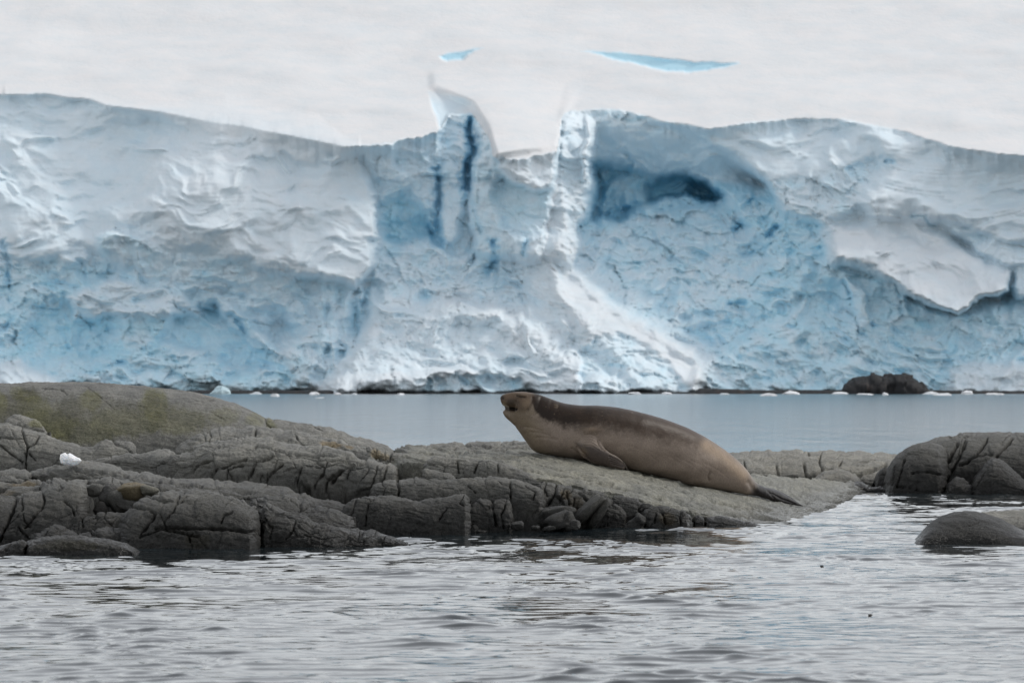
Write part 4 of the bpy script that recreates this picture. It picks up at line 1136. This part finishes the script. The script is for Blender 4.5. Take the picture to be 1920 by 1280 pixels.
def catmull(a, n):
    a = np.asarray(a, float)
    t = np.linspace(0, len(a) - 1, n)
    i = np.clip(t.astype(int), 0, len(a) - 2); f = (t - i)[:, None]
    p0, p1, p2, p3 = a[np.clip(i - 1, 0, None)], a[i], a[i + 1], a[np.clip(i + 2, None, len(a) - 1)]
    return 0.5 * (2 * p1 + (p2 - p0) * f + (2 * p0 - 5 * p1 + 4 * p2 - p3) * f ** 2 + (3 * p1 - p0 - 3 * p2 + p3) * f ** 3)

def loft(stations, n, nu=56, power=2.2, yoff=0.0):
    """stations: (top px, top py, bottom px, bottom py, half width m, depth offset m)"""
    S = catmull(stations, n)
    V = []
    ph = np.linspace(0, 2 * math.pi, nu, endpoint=False)
    cs, sn = np.cos(ph), np.sin(ph)
    cs = np.sign(cs) * np.abs(cs) ** (2 / power); sn = np.sign(sn) * np.abs(sn) ** (2 / power)
    for s in S:
        dd = seal_depth(0.5 * (s[0] + s[2])) + s[5] + yoff
        T = unproject(s[0], s[1], dd); B = unproject(s[2], s[3], dd)
        c = 0.5 * (T + B); h = 0.5 * (T - B)
        V.append(c[None] + cs[:, None] * h[None] + sn[:, None] * np.array([[0, max(s[4], 0.003), 0]]))
    V = np.stack(V, 0)
    verts = V.reshape(-1, 3)
    F = grid_faces(n, nu, True)
    c0, c1 = V[0].mean(0), V[-1].mean(0)
    verts = np.concatenate([verts, c0[None], c1[None]], 0)
    k0, k1 = n * nu, n * nu + 1
    tri = [[(j + 1) % nu, j, k0] for j in range(nu)] + [[(n - 1) * nu + j, (n - 1) * nu + (j + 1) % nu, k1] for j in range(nu)]
    return verts, F, tri

def build_seal():
    body = [(937.5, 744.5, 938.5, 751, .022, 0), (941, 740.8, 941.5, 758, .044, 0), (947, 738.3, 948, 762.5, .056, 0), (955, 736, 957, 765.5, .066, 0), (965, 734.6, 966, 769, .078, 0),
            (976, 734.2, 962, 788, .092, 0), (990, 735.2, 968, 802, .108, 0), (1008, 738.8, 976, 813, .125, 0), (1030, 746, 986, 827, .150, 0), (1058, 755.5, 1004, 847, .185, 0), (1088, 759.3, 1042, 855, .215, 0),
            (1122, 760, 1092, 862, .238, 0), (1162, 764.3, 1142, 871, .250, 0), (1212, 775.6, 1192, 883, .250, 0), (1262, 791, 1242, 895, .240, 0), (1305, 809.5, 1287, 907, .222, 0), (1345, 833, 1327, 915, .192, 0),
            (1378, 858, 1362, 920, .155, 0), (1400, 880, 1388, 925, .115, 0), (1416, 902, 1408, 928, .085, 0), (1430, 911, 1425, 931, .075, 0), (1445, 915.5, 1441, 936, .07, 0), (1464, 922.5, 1461, 941, .055, 0), (1488, 937, 1486, 946, .03, 0), (1507, 947.5, 1506.5, 949.5, .008, 0)]
    jaw = [(942.8, 771, 943.2, 774.8, .016, 0), (946, 769.2, 946.5, 780, .032, 0), (952, 768.2, 952, 786, .042, 0), (960, 768.2, 957, 790, .052, 0), (970, 767, 963, 796, .066, 0), (984, 765, 972, 802, .08, 0)]
    mouth_in = [(946.5, 758, 947, 772, .014, 0), (955, 760, 955, 774, .026, 0), (968, 762, 967, 776, .045, 0)]
    flip = [(1112, 802, 1080, 826, .07, -.150), (1122, 820, 1082, 838, .075, -.185), (1130, 836, 1090, 854, .062, -.225), (1143, 848, 1112, 868, .05, -.25), (1156, 855, 1136, 874, .036, -.262), (1166, 863, 1155, 878, .026, -.268), (1174, 873, 1169, 880, .014, -.272)]
    flip2 = [(1440, 913, 1436, 930, .03, .05), (1462, 920, 1458, 936, .028, .06), (1484, 932, 1481, 943, .02, .07), (1500, 944, 1498, 948, .008, .08)]
    allv, polys, off = [], [], 0
    for st, n in ((body, 150), (jaw, 36), (mouth_in, 12), (flip, 40), (flip2, 24)):
        v, f, t = loft(st, n)
        allv.append(v); polys += [tuple(int(i) + off for i in q) for q in f] + [tuple(i + off for i in q) for q in t]
        off += len(v)
    me = bpy.data.meshes.new("seal_base")
    me.from_pydata(np.concatenate(allv, 0).tolist(), [], polys)
    me.update()
    import bmesh
    bm = bmesh.new(); bm.from_mesh(me); bmesh.ops.recalc_face_normals(bm, faces=bm.faces); bm.to_mesh(me); bm.free()
    tmp = link(bpy.data.objects.new("seal_base", me))
    rm = tmp.modifiers.new("r", 'REMESH'); rm.mode = 'VOXEL'; rm.voxel_size = 0.0052
    sm = tmp.modifiers.new("s", 'SMOOTH'); sm.factor = 0.5; sm.iterations = 5
    dg = bpy.context.evaluated_depsgraph_get()
    me2 = bpy.data.meshes.new_from_object(tmp.evaluated_get(dg))
    bpy.data.objects.remove(tmp)
    n = len(me2.vertices)
    co = np.zeros(n * 3, np.float32); me2.vertices.foreach_get("co", co); co = co.reshape(-1, 3).astype(float)
    nn = np.zeros(n * 3, np.float32); me2.vertices.foreach_get("normal", nn); nn = nn.reshape(-1, 3).astype(float)
    px = 960 + co[:, 0] / co[:, 1] * FPX; py = HORIZON - (co[:, 2] - CAM_H) / co[:, 1] * FPX
    side = np.clip(np.abs(nn[:, 1]) * 1.6, 0, 1)
    disp = np.zeros(n)
    def groove(line, w, dep, lim=1.0):
        nonlocal disp
        s = seg_dist(px, py, line)
        disp = disp - dep * np.exp(-(s / w) ** 2) * side
    def swell(cx, cy, rx, ry, hgt):
        nonlocal disp
        disp = disp + hgt * np.exp(-((px - cx) / rx) ** 2 - ((py - cy) / ry) ** 2) * side
    near = (nn[:, 1] < 0.3)
    swell(952, 755, 9, 7, .010); swell(975, 741, 9, 4, .008); swell(986, 760, 12, 14, .010); swell(960, 742, 9, 4, -.004)
    groove([(968, 741), (976, 744), (985, 744.5)], 1.7, .012)
    groove([(970, 747), (978, 749), (984, 748)], 1.5, .004)
    groove([(941, 744.5), (943, 747.5)], 1.6, .012)
    groove([(999, 745), (998, 752), (994, 761), (990, 768)], 2.0, .010)
    groove([(967, 752), (970, 760), (970, 767)], 2.2, .006)
    groove([(946, 765), (955, 766.3), (967, 767)], 2.4, .024)
    groove([(1010, 772), (1018, 778)], 3, .004)
    for k, (fx, fd) in enumerate(((1014, .006), (1035, .0025), (1049, .0038))):        # folds of the bent neck
        groove([(fx, 746 + 4 * k), (fx - 5, 762 + 4 * k), (fx - 13, 780 + 6 * k)], 3.2, fd)
    for k in range(3):        # creases under the throat
        groove([(985 + 10 * k, 800 + 10 * k), (1000 + 12 * k, 802 + 9 * k), (1016 + 14 * k, 808 + 8 * k)], 2.6, .004)
    for k in range(6):        # fine lines along the flank
        groove([(1190 + 26 * k, 838 + 6 * k), (1215 + 26 * k, 850 + 6 * k), (1235 + 26 * k, 866 + 6 * k)], 1.6, .0010)
    swell(1150, 780, 60, 12, -.004); swell(1060, 830, 30, 14, .008); swell(1240, 880, 70, 10, .010)
    for k in range(5):        # wrinkles over the shoulder
        groove([(1096, 815 + 5 * k), (1108, 814 + 5.2 * k), (1117, 818 + 5.5 * k), (1123, 826 + 4.5 * k)], 1.4, .005)
    groove([(1122, 826), (1124, 834), (1128, 841), (1133, 843)], 2.0, .014)
    groove([(1073, 840), (1085, 850), (1098, 858)], 1.8, .008); groove([(1083, 838), (1092, 848), (1100, 856)], 2, .008); groove([(1078, 856), (1092, 859)], 1.6, .006); groove([(1092, 862), (1104, 860)], 1.5, .005)
    for k in range(4):        # toes of the flipper
        groove([(1142 + 1.5 * k, 855 + 4.8 * k), (1156 + 2 * k, 861 + 4.0 * k), (1170 + 1.5 * k, 869 + 2.6 * k)], 1.3, .008)
    groove([(1330, 884), (1327, 892), (1329, 900)], 2.0, .005); groove([(1300, 912), (1322, 906), (1330, 898)], 3, .006)
    swell(1322, 905, 12, 7, .008); swell(1113, 806, 16, 7, .012); swell(1340, 868, 30, 16, .008); swell(1180, 845, 60, 20, .006)
    groove([(1448, 925), (1465, 935), (1490, 944)], 1.8, .006); groove([(1440, 920), (1452, 934)], 2, .005)
    groove([(1405, 905), (1412, 918), (1420, 928)], 5, .010)
    disp += 0.0035 * fbm(co * 7, 3, 5) + 0.0012 * fbm(co * 28, 2, 9)
    co2 = co + nn * disp[:, None]
    me2.vertices.foreach_set("co", co2.astype(np.float32).ravel())
    # coat
    q = np.stack([px / 9, py / 9, 0 * px], -1)
    n1 = fbm(q, 4, 61); n2 = fbm(q * 0.3, 3, 63); n3 = fbm(q * 2.6, 2, 65)
    flank = np.array([0.235, 0.188, 0.152]); throat = np.array([0.190, 0.150, 0.105]); dark = np.array([0.024, 0.016, 0.011]); brown = np.array([0.062, 0.037, 0.022])
    c = np.repeat(flank[None], n, 0)
    def blend(m, colr):
        nonlocal c
        m = np.clip(m, 0, 1)[:, None]
        c = c * (1 - m) + np.array(colr) * m
    blend(1 - sstep(985, 1040, px - 0.25 * (py - 790)), throat)
    bl = np.interp(px, [930, 985, 996, 1002, 1012, 1025, 1045, 1058, 1080, 1110, 1140, 1200, 1260, 1310, 1350, 1390, 1420], [700, 735, 752, 768, 780, 790, 792, 801, 803, 801, 803, 814, 822, 830, 842, 872, 905])
    soft = np.interp(px, [1000, 1050, 1100, 1400], [5, 9, 17, 22])
    up = sstep(-1, 1, (bl - py + 11 * n1 + 6 * n2 + 4 * n3) / soft)
    blend(up, dark)
    # uneven moult: paler and darker clouds in the coat, darkest on the nape
    blot = sstep(-0.2, 0.45, fbm(np.stack([px / 46, py / 20, 0 * px + 2], -1), 4, 67))
    blend(0.38 * blot * (1 - up), (0.145, 0.110, 0.086))
    blend(0.45 * sstep(0.0, 0.5, fbm(np.stack([px / 30, py / 16, 0 * px + 6], -1), 4, 69)) * (1 - up), (0.28, 0.23, 0.19))
    blend(0.7 * up * np.exp(-((px - 1028) / 26) ** 2 - ((py - 772) / 18) ** 2), (0.020, 0.013, 0.010))
    blend(up * sstep(1080, 1330, px) * 0.75, brown)
    blend(up * sstep(0.1, 0.5, n2 + 0.3) * 0.25 * sstep(1000, 1080, px), brown)
    # head
    head = 1 - sstep(990, 1004, px + 0.35 * (py - 750))
    blend(head * (1 - sstep(763, 776, py)) * 0.9, (0.088, 0.060, 0.040))
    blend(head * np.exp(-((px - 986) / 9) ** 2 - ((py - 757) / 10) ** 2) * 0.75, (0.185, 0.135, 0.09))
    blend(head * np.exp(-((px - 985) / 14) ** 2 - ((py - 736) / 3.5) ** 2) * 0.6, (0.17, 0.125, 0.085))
    blend(np.exp(-((px - 957) / 11) ** 2 - ((py - 754) / 6) ** 2) * 0.85, (0.032, 0.025, 0.019))
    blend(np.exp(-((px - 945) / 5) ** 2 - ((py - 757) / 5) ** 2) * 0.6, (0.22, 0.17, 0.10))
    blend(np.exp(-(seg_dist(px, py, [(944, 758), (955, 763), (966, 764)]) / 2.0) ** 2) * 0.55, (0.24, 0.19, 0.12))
    blend(np.exp(-((px - 941) / 4.5) ** 2 - ((py - 745) / 5) ** 2) * 0.9, (0.03, 0.024, 0.02))
    blend(np.exp(-(seg_dist(px, py, [(969, 741.5), (976, 744), (984, 744.5)]) / 1.3) ** 2) * 0.9, (0.025, 0.018, 0.014))
    blend(np.exp(-(seg_dist(px, py, [(999, 745), (998, 752), (994, 761), (990, 768)]) / 3.2) ** 2) * 0.4, (0.06, 0.042, 0.03))
    mouth = np.exp(-(seg_dist(px, py, [(946, 765), (955, 766.3), (967, 767)]) / 3.0) ** 4)
    blend(mouth * 0.96, (0.018, 0.013, 0.011))  # dark paint on the filled gap stands for the shaded open mouth
    blend(np.exp(-(seg_dist(px, py, [(1040, 758), (1046, 760), (1045, 763), (1040, 763)]) / 1.2) ** 2) * 0.3, (0.2, 0.15, 0.09))
    # flippers
    fl = poly_sd(px, py, [(1078, 828), (1100, 834), (1126, 838), (1146, 850), (1162, 859), (1178, 874), (1168, 882), (1130, 876), (1098, 862)])
    blend(sstep(-4, 6, fl) * near * 0.9, (0.046, 0.036, 0.031))
    blend(np.exp(-((px - 1109) / 14) ** 2 - ((py - 805) / 3.5) ** 2) * 0.6, (0.26, 0.19, 0.13))
    blend(np.exp(-((px - 1093) / 8) ** 2 - ((py - 846) / 9) ** 2) * 0.5, (0.15, 0.105, 0.06))
    blend(sstep(1404, 1426, px + 0.8 * (py - 915) + 4 * n1), (0.016, 0.013, 0.013))
    blend(np.exp(-(seg_dist(px, py, [(1331, 886), (1327, 893), (1330, 900)]) / 2.0) ** 2) * 0.35, (0.05, 0.035, 0.025))
    # warm highlight painted into the rump fur, scars and flecks
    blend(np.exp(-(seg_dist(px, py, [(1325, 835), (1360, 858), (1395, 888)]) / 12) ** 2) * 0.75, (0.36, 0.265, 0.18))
    e = voronoi(px / 8.5, py / 8.5, 77)
    fleck = np.exp(-(np.hypot(e[4] * (1 + 0.6 * e[3]), e[5]) / (0.10 + 0.06 * e[1])) ** 2) * (e[2] > 0.2) * np.clip(0.6 + 0.6 * e[3], 0.1, 1)
    blend(fleck * up * (px > 1010) * 0.42, (0.22, 0.165, 0.11))
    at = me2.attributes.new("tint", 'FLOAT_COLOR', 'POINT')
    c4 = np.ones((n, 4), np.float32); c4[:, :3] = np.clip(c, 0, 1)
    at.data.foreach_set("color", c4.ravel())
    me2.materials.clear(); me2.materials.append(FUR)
    me2.polygons.foreach_set("use_smooth", np.ones(len(me2.polygons), bool))
    me2.name = "body"
    root = empty("seal", tuple(unproject(1200, 884, 34.1)))
    tag(root, "brown seal with raised head and open mouth lying on the sloping slab", "seal")
    b = link(bpy.data.objects.new("body", me2)); set_parent_keep(b, root)
    def rod(name, a, bb, r0, r1, mat):
        a, bb = np.array(a), np.array(bb)
        ax = bb - a; ax /= np.linalg.norm(ax)
        u = np.cross(ax, [0.3, 0.2, 0.9]); u /= np.linalg.norm(u); w = np.cross(ax, u)
        ph = np.linspace(0, 2 * math.pi, 6, endpoint=False)
        rings = []
        for t in (0, 0.5, 1.0):
            p = a + (bb - a) * t + np.array([0, 0, -0.12 * np.linalg.norm(bb - a) * t * t])
            rr = r0 + (r1 - r0) * t
            rings.append(p + rr * (np.cos(ph)[:, None] * u + np.sin(ph)[:, None] * w))
        o = mesh_object(name, np.stack(rings, 0), grid_faces(3, 6, True), mat)
        set_parent_keep(o, root)
    for k in range(5):
        x1, y1 = 1168 + 1.4 * k, 865.5 + 2.9 * k
        dd = float(seal_depth(1160)) - 0.275
        rod("claw", unproject(x1, y1, dd + 0.006), unproject(x1 + 4.2, y1 + 2.2, dd - 0.01), 0.0042, 0.001, CLAW)
    for k in range(7):
        x1, y1 = 944 + 1.6 * k, 754.5 + 1.1 * k
        dd = float(seal_depth(950)) - 0.055
        rod("whisker", unproject(x1, y1, dd), unproject(x1 - 4 + 1.0 * k, y1 + 13 + k, dd - 0.05), 0.0011, 0.0005, WHISK)

def build_kelp():
    for px, py, w, label in ((1632, 1154, 9, "tiny dark scrap of kelp floating on the open water, lower right"), (1541, 1062, 7, "small dark scrap of kelp floating below the seal's tail")):
        d = FPX * CAM_H / (py - HORIZON)
        c = unproject(px, py, d)
        o = lump("kelp_scrap", (c[0], c[1], 0.003), (w * d / FPX, 0.04, 0.012), 300 + px, KELP, jag=0.5)
        tag(o, label, "kelp")

build_water()
build_glacier()
build_shore()
build_islet()
build_other_rocks()
build_floes()
build_ice_chunk()
build_seal()
build_kelp()
